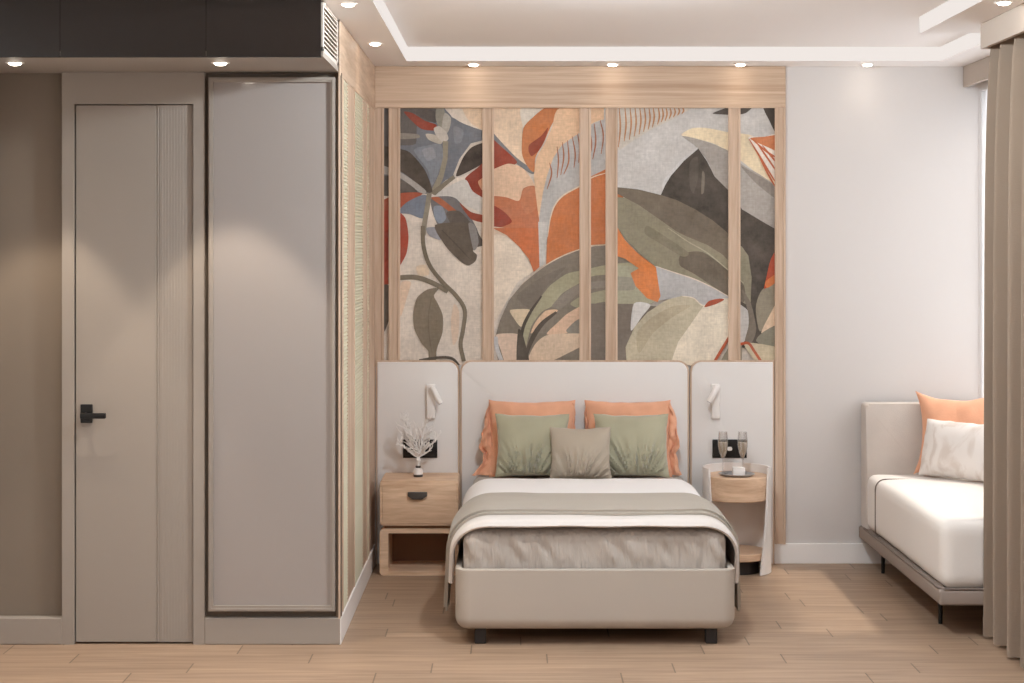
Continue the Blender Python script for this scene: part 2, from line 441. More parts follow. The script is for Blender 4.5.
# bulkhead over the door
BY = -2.446
bk = thing('bulkhead', 'dark glossy boxed bulkhead above the door with taupe underside', 'bulkhead', (-1.45, -2.1, 2.382))
obj('underside', box(B(), XL, -.722, BY+.004, -1.80, 2.382, 2.402), M['taupe'], bk, smooth=0)
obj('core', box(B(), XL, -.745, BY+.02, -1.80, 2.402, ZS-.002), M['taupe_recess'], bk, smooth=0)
xs = [XL, (60-512)/262.3, (206-512)/262.3, -.728]
for a, b_ in zip(xs, xs[1:]):
    obj('fascia_panel', box(B(), a+.0008, b_-.0008, BY, BY+.019, 2.378, ZS-.002), M['black_gloss'], bk, smooth=0)
gr = thing('vent_grille', 'pale slatted air grille on the end of the dark bulkhead', 'vent', (-.72, -2.14, 2.402))
obj('backing', box(B(), -.744, -.738, BY+.03, -1.86, 2.405, ZS-.004), M['taupe_recess'], gr, smooth=0)
bm = B()
for (a, b_, c, d) in ((BY+.022, -1.86, 2.403, 2.420), (BY+.022, -1.86, ZS-.012, ZS-.002), (BY+.022, BY+.055, 2.403, ZS-.002), (-1.895, -1.86, 2.403, ZS-.002)):
    box(bm, -.738, -.722, a, b_, c, d, .001, 1)
obj('grille_frame', bm, M['grille'], gr)
for k in range(9):
    z = 2.428+k*.0185
    obj('slat', prism(bm := B(), [(-.737, z+.012), (-.737, z+.015), (-.721, z+.006), (-.721, z)], 'y', BY+.05, -1.89) and bm, M['grille'], gr)

# baseboards
struct('baseboard_back', box(B(), 1.372, 1.99, -.016, 0, 0, .105, .002, 1), M['white_trim'])
struct('baseboard_side', box(B(), -.722, -.711, PY, -.05, 0, .108, .002, 1), M['white_trim'])

# ------------------------------------------------------------------ panelling
def batten_profile(x0, x1, yb, yf):
    w = .010
    return [(x0, yb), (x0, yf), (x0+w, yf), (x0+w, yf+.006), (x0+w+.004, yf+.008), (x1-w-.004, yf+.008), (x1-w, yf+.006), (x1-w, yf), (x1, yf), (x1, yb)]
wp = thing('wood_panelling', 'pale wood frame with upright battens over the leafy mural', 'panelling', (.35, -.01, 1.06))
ZH = 2.381
bm = B(); box(bm, PX, 1.428, -.030, 0, ZH+.006, ZS-.001, .002, 1); box(bm, PX, 1.40, -.034, -.002, ZH, ZH+.012, .002, 1)
obj('header_board', bm, M['wood_h'], wp)
bm = B(); prism(bm, batten_profile(1.3725, 1.428, 0, -.030), 'z', .105, ZH+.006)
obj('stile', bm, M['wood_v'], wp, 20)
XB = lambda px: (px-512)/191.6
for (a, b_) in ((372, 383.8), (388.6, 400), (482.4, 494), (579.5, 591), (605.6, 617.6), (728.4, 740.5)):
    bm = B(); prism(bm, batten_profile(XB(a), XB(b_), 0, -.028), 'z', 1.03, ZH+.002)
    obj('batten', bm, M['wood_v'], wp, 20)
# side panelling on the partition flank
sp = thing('wood_panelling', 'pale wood and ribbed panelling on the flank left of the bed', 'panelling', (-.73, -.9, .108))
bm = B(); box(bm, -.722, PX, PY, -.002, ZH-.012, ZS-.001, .002, 1)
obj('header_board', bm, M['wood_h2'] if 'wood_h2' in M else wood('ash_veneer_side', (206, 180, 156), (172, 143, 118), (10, 1.1, 14)), sp)
def flank(y0, y1):
    w = .012; xb, xf = -.722, PX
    p = [(xb, y0), (xf, y0), (xf, y0+w), (xf-.003, y0+w), (xf-.003, y1-w), (xf, y1-w), (xf, y1), (xb, y1)]
    bm = B(); prism(bm, p, 'z', .106, ZH-.012); return bm
for (a, b_) in ((PY, -1.70), (-1.50, -1.17), (-.74, -.50), (-.40, -.03)):
    obj('stile', flank(a, b_), M['wood_v'], sp, 20)
for (a, b_) in ((-1.70, -1.50), (-1.17, -.74), (-.50, -.40)):
    bm = B()
    z = .106
    nz = 150; hz = (ZH-.012-.106)/nz
    pts = [(-.7225, .106)]
    for k in range(nz):
        zz = .106+k*hz
        pts += [(-.7215, zz+.0005), (-.7160, zz+hz*.3), (-.7160, zz+hz*.7)]
    pts += [(-.7215, ZH-.012), (-.7225, ZH-.012)]
    prism(bm, [(p[0], p[1]) for p in pts], 'y', a, b_)
    obj('ribbed_panel', bm, M['reed'], sp, 20)

# ------------------------------------------------------------------ mural
GAIN = .95
bm = B(); CL = bm.verts.layers.float_color.new('Col'); LAYER = [0]
def cr(pts, sub=5):
    out = []; n = len(pts)
    for i in range(n):
        p0, p1, p2, p3 = (Vector(pts[(i+k-1) % n]) for k in range(4))
        for s_ in range(sub):
            t = s_/sub
            # cardinal spline, slightly tightened so that tips stay pointed
            m1 = (p2-p0)*.38; m2 = (p3-p1)*.38
            out.append((2*t**3-3*t*t+1)*p1+(t**3-2*t*t+t)*m1+(-2*t**3+3*t*t)*p2+(t**3-t*t)*m2)
    return out
def put(pts, col):
    LAYER[0] += 1
    y = -.0015-.00011*LAYER[0]
    vs = []; last = None
    for p in pts:
        q = (min(779, max(377, p[0])), min(365, max(104, p[1])))
        if last and abs(q[0]-last[0])+abs(q[1]-last[1]) < .01: continue
        v = bm.verts.new(((q[0]-512)/191.0, y, 1.65-(q[1]-248)/191.0))
        v[CL] = (*[min(1, c*GAIN) for c in lin(col)], 1); vs.append(v); last = q
    if len(vs) > 2: bm.faces.new(vs)
ZF = {1: (370, 100, 5.254), 2: (370, 230, 4.877), 3: (480, 100, 5.257), 4: (480, 230, 4.879), 5: (600, 100, 5.253), 6: (600, 230, 4.879)}
def cv(z, pts):
    ox, oy, s_ = ZF[z]; return [(ox+x/s_, oy+y/s_) for x, y in pts]
def poly(z, pts, col, sm=True):
    q = cv(z, pts); put(cr(q) if sm else q, col)
def polypx(pts, col, sm=True): put(cr(pts) if sm else pts, col)
def stroke(z, pts, w, col, taper=True):
    q = [Vector(p) for p in cv(z, pts)]; s_ = ZF[z][2]; w = w/s_
    # resample open spline
    r = []
    e = [q[0]*2-q[1]]+q+[q[-1]*2-q[-2]]
    for i in range(1, len(e)-2):
        p0, p1, p2, p3 = e[i-1:i+3]
        for k in range(6):
            t = k/6; m1 = (p2-p0)*.5; m2 = (p3-p1)*.5
            r.append((2*t**3-3*t*t+1)*p1+(t**3-2*t*t+t)*m1+(-2*t**3+3*t*t)*p2+(t**3-t*t)*m2)
    r.append(q[-1])
    L_, R_ = [], []
    for i, p in enumerate(r):
        d = (r[min(i+1, len(r)-1)]-r[max(i-1, 0)]).normalized(); n = Vector((-d.y, d.x))
        h = w/2*(1 if not taper else .45+.55*math.sin(PI*min(1, max(0, i/(len(r)-1)))))
        L_.append(p+n*h); R_.append(p-n*h)
    put(L_+R_[::-1], col)
polypx([(376, 103), (780, 103), (780, 366), (376, 366)], (221, 209, 196), False)
# --- left panel
poly(1, [(20, 30), (395, 30), (430, 90), (520, 135), (610, 155), (610, 230), (540, 240), (480, 300), (440, 400), (400, 420), (320, 490), (280, 495), (20, 490)], (112, 116, 124), False)
poly(1, [(20, 30), (340, 30), (330, 110), (250, 130), (240, 230), (150, 240), (20, 260)], (96, 92, 90))
poly(1, [(150, 175), (250, 180), (255, 200), (150, 205)], (140, 133, 124))
poly(1, [(230, 60), (300, 45), (350, 70), (345, 120), (280, 95)], (84, 80, 78))
poly(1, [(230, 265), (300, 240), (370, 232), (385, 300), (345, 420), (320, 450), (305, 370)], (132, 137, 145))
poly(1, [(275, 262), (330, 250), (345, 300), (300, 320)], (150, 152, 158))
poly(1, [(440, 140), (490, 160), (480, 220), (445, 225)], (128, 132, 138))
poly(1, [(395, 30), (620, 30), (620, 158), (520, 135), (450, 100)], (226, 212, 197))
poly(1, [(490, 30), (620, 30), (620, 160), (540, 130), (500, 80)], (232, 205, 176))
poly(1, [(178, 62), (225, 70), (290, 110), (348, 130), (342, 160), (270, 152), (215, 105)], (142, 62, 46))
poly(1, [(350, 45), (388, 45), (392, 90), (380, 145), (360, 140), (345, 95)], (148, 143, 131))
poly(1, [(392, 68), (425, 95), (418, 150), (395, 185), (378, 140)], (178, 172, 162))
poly(1, [(293, 178), (340, 183), (380, 210), (370, 232), (310, 210)], (186, 176, 162))
poly(1, [(335, 150), (365, 138), (400, 168), (412, 205), (385, 222), (350, 190)], (196, 188, 178))
poly(1, [(382, 215), (412, 218), (408, 310), (385, 410), (345, 500), (315, 490), (362, 390), (384, 300)], (152, 143, 125), False)
poly(1, [(325, 480), (390, 430), (435, 398), (455, 405), (400, 450), (345, 500)], (130, 121, 106))
poly(1, [(610, 208), (530, 228), (470, 310), (438, 392), (450, 412), (530, 385), (610, 325)], (202, 192, 180), False)
poly(1, [(612, 226), (535, 248), (488, 305), (452, 400), (520, 375), (612, 316)], (62, 54, 49))
poly(1, [(20, 240), (160, 258), (215, 280), (290, 370), (328, 475), (300, 485), (230, 425), (150, 370), (20, 330)], (76, 68, 60))
poly(1, [(20, 330), (150, 375), (230, 425), (295, 478), (270, 492), (150, 405), (20, 380)], (168, 163, 158))
poly(1, [(20, 400), (150, 410), (250, 490), (20, 500)], (88, 82, 78))
poly(1, [(500, 412), (560, 360), (620, 325), (620, 540), (560, 500), (515, 455)], (142, 58, 42))
poly(1, [(568, 430), (590, 410), (620, 400), (620, 490), (585, 470)], (214, 160, 126))
poly(1, [(350, 495), (450, 435), (505, 420), (540, 480), (610, 530), (610, 610), (540, 570), (430, 525)], (206, 201, 195))
poly(1, [(20, 560), (80, 520), (160, 490), (240, 485), (275, 495), (190, 545), (120, 600), (20, 640)], (168, 84, 60))
poly(1, [(150, 590), (190, 540), (270, 500), (305, 512), (285, 620), (210, 600)], (116, 124, 138))
poly(1, [(320, 520), (400, 505), (455, 520), (520, 600), (570, 720), (400, 720), (340, 620)], (108, 106, 108))
poly(1, [(335, 560), (380, 560), (400, 620), (370, 650), (340, 620)], (132, 140, 152))
poly(1, [(320, 515), (360, 510), (410, 545), (462, 590), (440, 602), (375, 555)], (168, 92, 60))
poly(1, [(470, 540), (530, 588), (610, 610), (610, 645), (530, 625)], (150, 66, 46))
poly(1, [(400, 600), (470, 585), (540, 660), (600, 760), (500, 760)], (90, 82, 76))
stroke(1, [(312, 490), (302, 560), (288, 640), (280, 710)], 26, (142, 134, 119), False)
poly(2, [(40, -60), (120, -95), (172, -60), (188, 30), (178, 115), (140, 185), (95, 258), (40, 275)], (168, 70, 50))
poly(2, [(60, 20), (110, 0), (120, 90), (70, 160)], (150, 58, 42))
poly(2, [(60, 285), (92, 270), (100, 330), (92, 440), (60, 500)], (92, 82, 72))
poly(2, [(150, 260), (200, 255), (180, 330), (150, 420)], (222, 196, 172))
poly(2, [(410, 360), (435, 400), (430, 520), (405, 560), (395, 450)], (224, 200, 178))
poly(2, [(225, 180), (270, 170), (290, 215), (240, 225)], (226, 204, 178))
poly(2, [(275, -10), (330, -10), (345, 48), (290, 28)], (152, 152, 158))
stroke(2, [(258, -20), (262, 80), (290, 170), (350, 250), (420, 320), (462, 390), (455, 480), (442, 560), (458, 640)], 20, (118, 108, 92), False)
stroke(2, [(90, 245), (150, 232), (230, 232), (310, 260), (380, 300)], 24, (122, 112, 96), False)
poly(2, [(335, 284), (280, 290), (230, 330), (212, 400), (216, 480), (250, 550), (284, 590), (288, 632), (322, 632), (326, 580), (354, 500), (356, 420), (332, 360), (312, 320)], (129, 117, 100))
stroke(2, [(300, 330), (285, 420), (290, 520), (303, 600)], 5, (112, 101, 86))
stroke(2, [(240, 636), (330, 622), (400, 626), (440, 670)], 13, (84, 76, 66), False)
poly(2, [(318, -25), (500, -30), (528, 70), (502, 100), (522, 122), (514, 152), (480, 173), (438, 150), (370, 80)], (94, 84, 74))
poly(2, [(480, -30), (512, -20), (530, 60), (505, 98)], (140, 136, 134))
stroke(2, [(350, 0), (420, 70), (485, 140)], 7, (78, 70, 62))
# --- second panel
poly(3, [(34, 40), (240, 40), (222, 150), (225, 280), (270, 380), (180, 330), (75, 200), (34, 120)], (231, 205, 178), False)
poly(3, [(215, 40), (335, 40), (265, 100), (228, 142)], (226, 216, 202))
poly(3, [(34, 120), (75, 178), (130, 240), (200, 310), (285, 372), (270, 388), (180, 325), (75, 215), (34, 150)], (122, 124, 127))
poly(3, [(34, 150), (75, 210), (140, 270), (195, 325), (160, 350), (75, 372), (34, 380)], (152, 66, 48))
poly(3, [(34, 372), (75, 362), (150, 335), (220, 355), (270, 415), (295, 480), (230, 500), (180, 560), (75, 540), (34, 530)], (229, 194, 165))
poly(3, [(34, 520), (75, 505), (140, 512), (205, 530), (228, 465), (290, 455), (305, 560), (315, 720), (34, 720)], (192, 118, 84))
poly(3, [(225, 470), (285, 460), (300, 560), (250, 600), (215, 550)], (198, 128, 94))
poly(3, [(34, 540), (75, 555), (130, 590), (168, 640), (110, 668), (34, 670)], (150, 62, 46))
poly(3, [(34, 670), (110, 670), (200, 690), (260, 760), (34, 760)], (222, 200, 178))
poly(3, [(228, 150), (280, 90), (345, 40), (425, 40), (372, 140), (332, 230), (292, 300), (284, 378), (250, 350), (220, 280)], (196, 122, 76))
poly(3, [(260, 235), (320, 190), (358, 145), (342, 205), (312, 262), (272, 296), (256, 270)], (146, 66, 46))
poly(3, [(425, 40), (720, 40), (720, 110), (640, 105), (590, 125), (520, 180), (430, 240), (385, 310), (352, 400), (335, 480), (315, 640), (296, 520), (284, 400), (300, 300), (340, 230), (380, 140)], (229, 192, 158))
poly(3, [(520, 175), (590, 125), (670, 95), (730, 80), (730, 370), (660, 385), (590, 405), (520, 452), (440, 495), (395, 545), (370, 610), (352, 760), (318, 760), (310, 620), (332, 480), (352, 400), (385, 305), (430, 238)], (185, 182, 179), False)
for q in ([(405, 245), (412, 320), (405, 410)], [(432, 222), (440, 300), (424, 395)], [(460, 212), (466, 320), (440, 392)], [(484, 192), (500, 280), (494, 356)], [(366, 330), (376, 390), (352, 470)], [(512, 178), (524, 250), (518, 330)], [(600, 125), (608, 220), (592, 312)], [(632, 108), (648, 190), (636, 285)], [(545, 160), (560, 240), (550, 330)], [(570, 140), (586, 230), (572, 320)]):
    stroke(3, q, 8, (168, 108, 80))
polypx([(608, 168), (592, 176), (579, 186), (564, 195), (555, 204), (550, 218), (547, 240), (546, 266), (563, 256), (579, 249), (592, 245), (606, 244), (620, 246), (625, 170)], (197, 118, 72), False)
stroke(3, [(670, 382), (590, 407), (520, 455), (440, 500), (395, 550), (370, 620), (355, 720)], 8, (226, 206, 182))
poly(4, [(60, -10), (288, -10), (290, 180), (262, 206), (238, 140), (190, 80), (130, 25)], (196, 112, 72), False)
poly(4, [(284, -40), (330, -40), (316, 165), (290, 182)], (202, 198, 193), False)
poly(4, [(60, 50), (120, 30), (190, 85), (235, 150), (255, 205), (180, 260), (90, 420), (60, 420)], (229, 214, 196))
leafp = [(75, 520), (98, 440), (140, 345), (200, 270), (270, 210), (320, 172), (400, 130), (480, 99), (560, 79), (620, 74), (700, 90), (760, 120), (820, 160), (830, 400), (800, 660), (90, 660)]
poly(4, leafp, (128, 119, 107), False)
stroke(4, [(200, 268), (270, 208), (330, 166), (400, 128), (480, 97), (560, 77), (620, 72)], 6, (214, 196, 176))
poly(4, [(180, 320), (300, 230), (420, 180), (330, 270), (290, 330), (240, 380)], (118, 109, 99))
poly(4, [(300, 322), (345, 268), (420, 215), (490, 198), (620, 170), (760, 160), (760, 215), (560, 222), (480, 262), (400, 310), (352, 370), (300, 400), (250, 470), (222, 570), (198, 510), (240, 405)], (166, 161, 134))
poly(4, [(350, 370), (420, 300), (490, 262), (620, 245), (760, 235), (760, 270), (560, 285), (480, 310), (400, 380)], (138, 130, 120))
poly(4, [(440, 360), (500, 320), (620, 290), (760, 270), (760, 350), (600, 350), (490, 380)], (160, 155, 130))
poly(4, [(148, 390), (242, 388), (222, 432), (200, 472), (165, 430)], (216, 197, 168))
poly(4, [(380, 392), (320, 394), (270, 450), (248, 505), (300, 462)], (222, 188, 158))
poly(4, [(520, 360), (430, 405), (380, 450), (325, 508), (420, 503), (450, 475), (520, 420)], (222, 188, 161))
poly(4, [(420, 490), (470, 440), (520, 430), (520, 500), (450, 504)], (140, 134, 124))
poly(4, [(520, 508), (400, 505), (320, 515), (268, 558), (235, 640), (340, 640), (420, 605), (520, 550)], (217, 193, 168))
poly(4, [(80, 510), (185, 508), (192, 570), (184, 660), (130, 660), (98, 575)], (212, 188, 168))
stroke(4, [(76, 520), (84, 580), (110, 650)], 20, (190, 188, 188), False)
stroke(4, [(300, 322), (240, 410), (205, 500), (200, 650)], 16, (72, 66, 58))
stroke(4, [(372, 400), (300, 460), (248, 545), (215, 650)], 24, (78, 71, 63))
poly(4, [(185, 490), (205, 500), (225, 570), (240, 655), (180, 655)], (72, 66, 58))
poly(4, [(500, 380), (700, 360), (860, 372), (850, 660), (500, 660)], (121, 111, 101), False)
# --- wide right panel
poly(5, [(20, 30), (940, 30), (940, 470), (500, 560), (330, 505), (80, 470), (20, 300)], (200, 196, 192), False)
poly(5, [(70, 30), (470, 30), (400, 90), (280, 150), (180, 210), (80, 260)], (204, 196, 184))
for k, (x, y1) in enumerate([(100, 250), (130, 218), (157, 210), (183, 192), (208, 182), (232, 168), (256, 156), (278, 145), (305, 130), (325, 118), (345, 110), (366, 100), (388, 92), (410, 82), (432, 74), (75, 255)]):
    stroke(5, [(x, 40), (x+6, 40+(y1-40)*.5), (x-4, y1)], 9, (184, 130, 92))
poly(5, [(590, 72), (640, 50), (700, 30), (800, 30), (770, 66), (730, 78), (660, 78)], (82, 76, 71))
poly(5, [(855, 30), (950, 30), (950, 190), (915, 165), (890, 115)], (68, 61, 55))
poly(5, [(425, 185), (480, 150), (560, 148), (680, 172), (800, 190), (870, 290), (950, 430), (950, 500), (850, 410), (700, 290), (600, 232), (500, 204)], (230, 211, 178))
poly(5, [(430, 190), (520, 208), (600, 236), (680, 272), (745, 340), (850, 400), (950, 490), (950, 700), (850, 640), (740, 570), (670, 480), (600, 405), (560, 315), (515, 262), (490, 235)], (166, 159, 152))
poly(5, [(740, 350), (800, 380), (900, 440), (950, 500), (950, 540), (820, 440)], (140, 132, 124))
poly(5, [(330, 430), (420, 320), (510, 250), (480, 310), (390, 400), (335, 490)], (208, 206, 204))
poly(5, [(515, 256), (560, 322), (600, 402), (670, 472), (745, 575), (850, 638), (960, 690), (960, 1100), (900, 1300), (720, 1300), (690, 1000), (660, 700), (570, 625), (480, 565), (380, 525), (318, 500), (340, 450), (370, 400), (440, 320)], (67, 61, 55), False)
poly(5, [(470, 330), (510, 300), (515, 400), (490, 490), (470, 450)], (86, 80, 72))
poly(5, [(535, 380), (548, 390), (545, 480), (530, 490)], (118, 110, 98))
# olive leaf
poly(6, [(70, -160), (200, -155), (320, -125), (450, -70), (560, 0), (640, 70), (690, 80), (722, 125), (738, 230), (732, 375), (690, 350), (625, 325), (540, 278), (450, 238), (370, 212), (270, 178), (200, 122), (140, 62), (90, 0), (60, -80)], (141, 134, 113), False)
poly(5, [(85, 458), (200, 470), (320, 500), (400, 525), (500, 575), (590, 632), (660, 690), (720, 760), (735, 850), (700, 870), (640, 810), (560, 760), (450, 715), (400, 690), (290, 612), (200, 550), (85, 490)], (112, 101, 87), False)
poly(6, [(395, 118), (500, 108), (625, 198), (700, 270), (700, 350), (625, 322), (540, 268), (460, 215), (388, 172)], (104, 94, 81))
poly(6, [(230, -20), (330, 40), (430, 110), (400, 130), (300, 70), (220, 20)], (128, 120, 101))
stroke(6, [(330, -10), (430, 58), (520, 110), (625, 196), (700, 260)], 6, (172, 164, 142))
# orange wedge, greys and creams beneath
poly(6, [(60, 170), (190, 180), (240, 190), (300, 330), (240, 365), (60, 368)], (167, 164, 141), False)
poly(6, [(60, 230), (160, 235), (165, 290), (60, 290)], (150, 146, 132))
poly(6, [(270, 176), (370, 212), (450, 238), (540, 278), (640, 335), (590, 345), (510, 380), (450, 340), (370, 330), (280, 345)], (182, 180, 179), False)
poly(6, [(30, -60), (85, -10), (122, 50), (182, 112), (272, 182), (282, 250), (294, 322), (280, 352), (228, 332), (172, 272), (148, 210), (188, 187), (122, 140), (30, 110)], (212, 127, 72), False)
stroke(6, [(270, 176), (370, 210), (450, 236), (540, 276), (640, 332)], 6, (222, 206, 188))
poly(6, [(-75, 358), (162, 360), (155, 440), (122, 660), (-75, 660)], (121, 111, 101), False)
poly(6, [(165, 358), (245, 364), (205, 420), (150, 490)], (216, 213, 209))
poly(6, [(130, 660), (124, 570), (168, 472), (230, 402), (320, 342), (400, 320), (455, 332), (505, 370), (480, 405), (430, 475), (380, 545), (345, 660)], (191, 181, 157), False)
poly(6, [(180, 500), (260, 420), (360, 370), (440, 370), (360, 420), (260, 500), (190, 600)], (180, 168, 143))
poly(6, [(505, 368), (590, 338), (640, 338), (640, 510), (592, 575), (560, 660), (340, 660), (380, 545), (430, 475), (480, 402)], (227, 215, 195), False)
stroke(6, [(400, 322), (455, 332), (505, 368), (590, 338), (640, 335)], 6, (226, 212, 192))
poly(6, [(508, 376), (530, 346), (582, 334), (604, 340), (562, 362)], (162, 72, 46))
stroke(6, [(552, 650), (596, 575), (640, 505)], 14, (182, 86, 52), False)
poly(6, [(575, 660), (640, 545), (690, 560), (690, 660)], (150, 140, 122), False)
poly(6, [(640, 345), (690, 368), (724, 402), (722, 480), (700, 545), (640, 540)], (192, 187, 182))
poly(6, [(690, 290), (735, 360), (760, 480), (740, 545), (705, 540), (722, 470), (720, 400)], (118, 108, 96))
poly(6, [(758, 400), (765, 340), (795, 285), (875, 255), (875, 330), (825, 425), (778, 495)], (141, 132, 114))
poly(6, [(875, 330), (832, 402), (785, 502), (875, 465)], (226, 197, 168))
poly(6, [(875, 462), (790, 500), (762, 545), (875, 585)], (136, 131, 114))
poly(6, [(700, 555), (780, 555), (875, 580), (875, 660), (780, 660)], (201, 187, 159))
stroke(6, [(680, 556), (722, 552), (750, 590), (790, 650)], 13, (180, 84, 52), False)
poly(6, [(880, 70), (832, 140), (806, 245), (798, 285), (822, 272), (880, 205)], (176, 74, 46))
poly(6, [(806, 250), (880, 200), (880, 235), (815, 282)], (206, 118, 68))
# feathered flower at the right edge
poly(5, [(775, 200), (860, 195), (950, 188), (950, 460), (915, 430), (850, 320)], (233, 222, 210))
poly(5, [(785, 204), (860, 194), (950, 188), (950, 275), (880, 250)], (202, 122, 78))
for q in ([(780, 205), (850, 320), (930, 450)], [(800, 210), (870, 270), (950, 320)], [(820, 225), (880, 310), (940, 400)], [(850, 240), (900, 300), (940, 350)], [(830, 290), (880, 390), (920, 460)]):
    stroke(5, q, 10, (190, 98, 62))
mu = obj('mural', bm, mural_mat(), None, smooth=0)
tag(mu, 'leafy abstract wall mural in orange, slate and olive behind the battens', 'mural')

# ------------------------------------------------------------------ headboard panels
def headboard(x0, x1, radii, label):
    yb, yf = -.001, -.030
    t = thing('headboard_panel', label, 'headboard', ((x0+x1)/2, -.015, 0), 'upholstered panels along the bed wall')
    e = .009
    bm = B(); prism(bm, rrect(x0-e, x1+e, 0, 1.064, [r+e if r else 0 for r in radii[:2]]+[0, 0]), 'y', -.029, -.008)
    obj('wood_edging', bm, M['wood_v'], t)
    bm = B(); o2 = rrect(x0, x1, .004, 1.055, list(radii[:2])+[0, 0])
    fs = prism(bm, o2, 'y', -.036, -.0285)
    ed = [e_ for e_ in bm.edges if all(abs(v.co.y+.036) < 1e-5 for v in e_.verts)]
    bmesh.ops.bevel(bm, geom=ed, offset=.005, segments=3, profile=.5, affect='EDGES')
    obj('upholstery', bm, M['headboard'], t)
headboard(-.702, -.283, (.05, 0), 'left upholstered headboard panel behind the square nightstand')
headboard(-.262, .915, (.05, .05), 'wide upholstered headboard panel behind the bed pillows')
headboard(.938, 1.360, (0, .05), 'right upholstered headboard panel behind the round nightstand')

# ------------------------------------------------------------------ bed
bed = thing('bed', 'cream upholstered single bed frame on short dark legs', 'bed', (.344, -.95, 0))
bx0, bx1, byf, byb, bz0, bz1 = -.236, .929, -1.88, -.045, .064, .318
bm = B()
box(bm, bx0, bx1, byf, byb, bz0, bz1)
ed = [e for e in bm.edges if all(abs(v.co.y-byf) < 1e-5 for v in e.verts) and abs(e.verts[0].co.x-e.verts[1].co.x) < 1e-5]
bmesh.ops.bevel(bm, geom=ed, offset=.06, segments=8, profile=.5, affect='EDGES')
ed = [e for e in bm.edges if all(abs(v.co.z-bz0) < 1e-5 for v in e.verts) and not all(abs(v.co.y-byb) < 1e-5 for v in e.verts)]
bmesh.ops.bevel(bm, geom=ed, offset=.05, segments=8, profile=.5, affect='EDGES')
# hollow top with a rim: cut the upper part off and stand a wall of the same outline on it
zc_ = .20
bmesh.ops.bisect_plane(bm, geom=bm.verts[:]+bm.edges[:]+bm.faces[:], plane_co=(0, 0, zc_), plane_no=(0, 0, 1), clear_outer=True)
bmesh.ops.holes_fill(bm, edges=[e for e in bm.edges if e.is_boundary], sides=0)
def plan(o, rad):
    pts = [(bx1-o, byb-o), (bx0+o, byb-o)]
    for k in range(9): a = PI+PI/2*k/8; pts.append((bx0+o+rad+rad*math.cos(a), byf+o+rad+rad*math.sin(a)))
    for k in range(9): a = 1.5*PI+PI/2*k/8; pts.append((bx1-o-rad+rad*math.cos(a), byf+o+rad+rad*math.sin(a)))
    return pts
V_ = []
for o, rad, z in ((.012, .048, zc_), (0, .06, zc_), (0, .06, bz1-.004), (.004, .056, bz1), (.024, .036, bz1), (.028, .032, bz1-.004), (.028, .032, zc_)):
    V_.append([bm.verts.new((p[0], p[1], z)) for p in plan(o, rad)])
for a, b_ in zip(V_[1:], V_[2:]):
    n = len(a)
    for k in range(n): bm.faces.new((a[k], a[(k+1) % n], b_[(k+1) % n], b_[k]))
bmesh.ops.delete(bm, geom=V_[0], context='VERTS')
obj('frame', bm, M['bedframe'], bed)
for xx in (X(0)*0+(480.4-512)/239, (710.8-512)/239):
    for yy in (-1.81, -.20):
        obj('leg', box(B(), xx-.024, xx+.024, yy-.024, yy+.024, 0, .09, .003, 1), M['leg'], bed)

# mattress with a gathered sheet
mx0, mx1, myf, myb, mz0, mz1 = -.203, .896, -1.838, -.062, .222, .474
def soft_box(x0, x1, y0, y1, z0, z1, rad, disp, seg=.02):
    """rounded block with displaced surface"""
    bm = B(); box(bm, x0, x1, y0, y1, z0, z1)
    nx, ny, nz = max(2, int((x1-x0)/seg)), max(2, int((y1-y0)/seg)), max(2, int((z1-z0)/seg))
    for ax, n in ((0, nx), (1, ny), (2, nz)):
        lo, hi = ((x0, x1), (y0, y1), (z0, z1))[ax]
        for k in range(1, n):
            co = [0, 0, 0]; co[ax] = lo+(hi-lo)*k/n; no = [0, 0, 0]; no[ax] = 1
            bmesh.ops.bisect_plane(bm, geom=bm.verts[:]+bm.edges[:]+bm.faces[:], plane_co=co, plane_no=no)
    lo = Vector((x0+rad, y0+rad, z0+rad)); hi = Vector((x1-rad, y1-rad, z1-rad))
    for v in bm.verts:
        c = Vector([min(max(v.co[i], lo[i]), hi[i]) for i in range(3)])
        d = v.co-c
        n = d.normalized() if d.length > 1e-6 else Vector((0, 0, 1))
        v.co = c+n*rad
        if disp: v.co += n*disp(v.co, n)
    return bm
def gather(p, n):
    if n.y < -.35:
        w = noise.noise(Vector((p.x*20+p.z*9, p.z*2.4, 3)))+.5*noise.noise(Vector((p.x*44+p.z*14, p.z*4, 8)))
        return (.019*w*sstep(.475, .38, p.z)+.004*w)*(.12+.88*sstep(.315, .37, p.z))
    return .002*noise.noise(p*9)
bm = soft_box(mx0, mx1, myf, myb, mz0, mz1, .052, gather, .0125)
ms = obj('mattress', bm, M['sheet'], None, 60)
tag(ms, 'mattress in a gathered taupe fitted sheet, inside the bed frame', 'mattress')

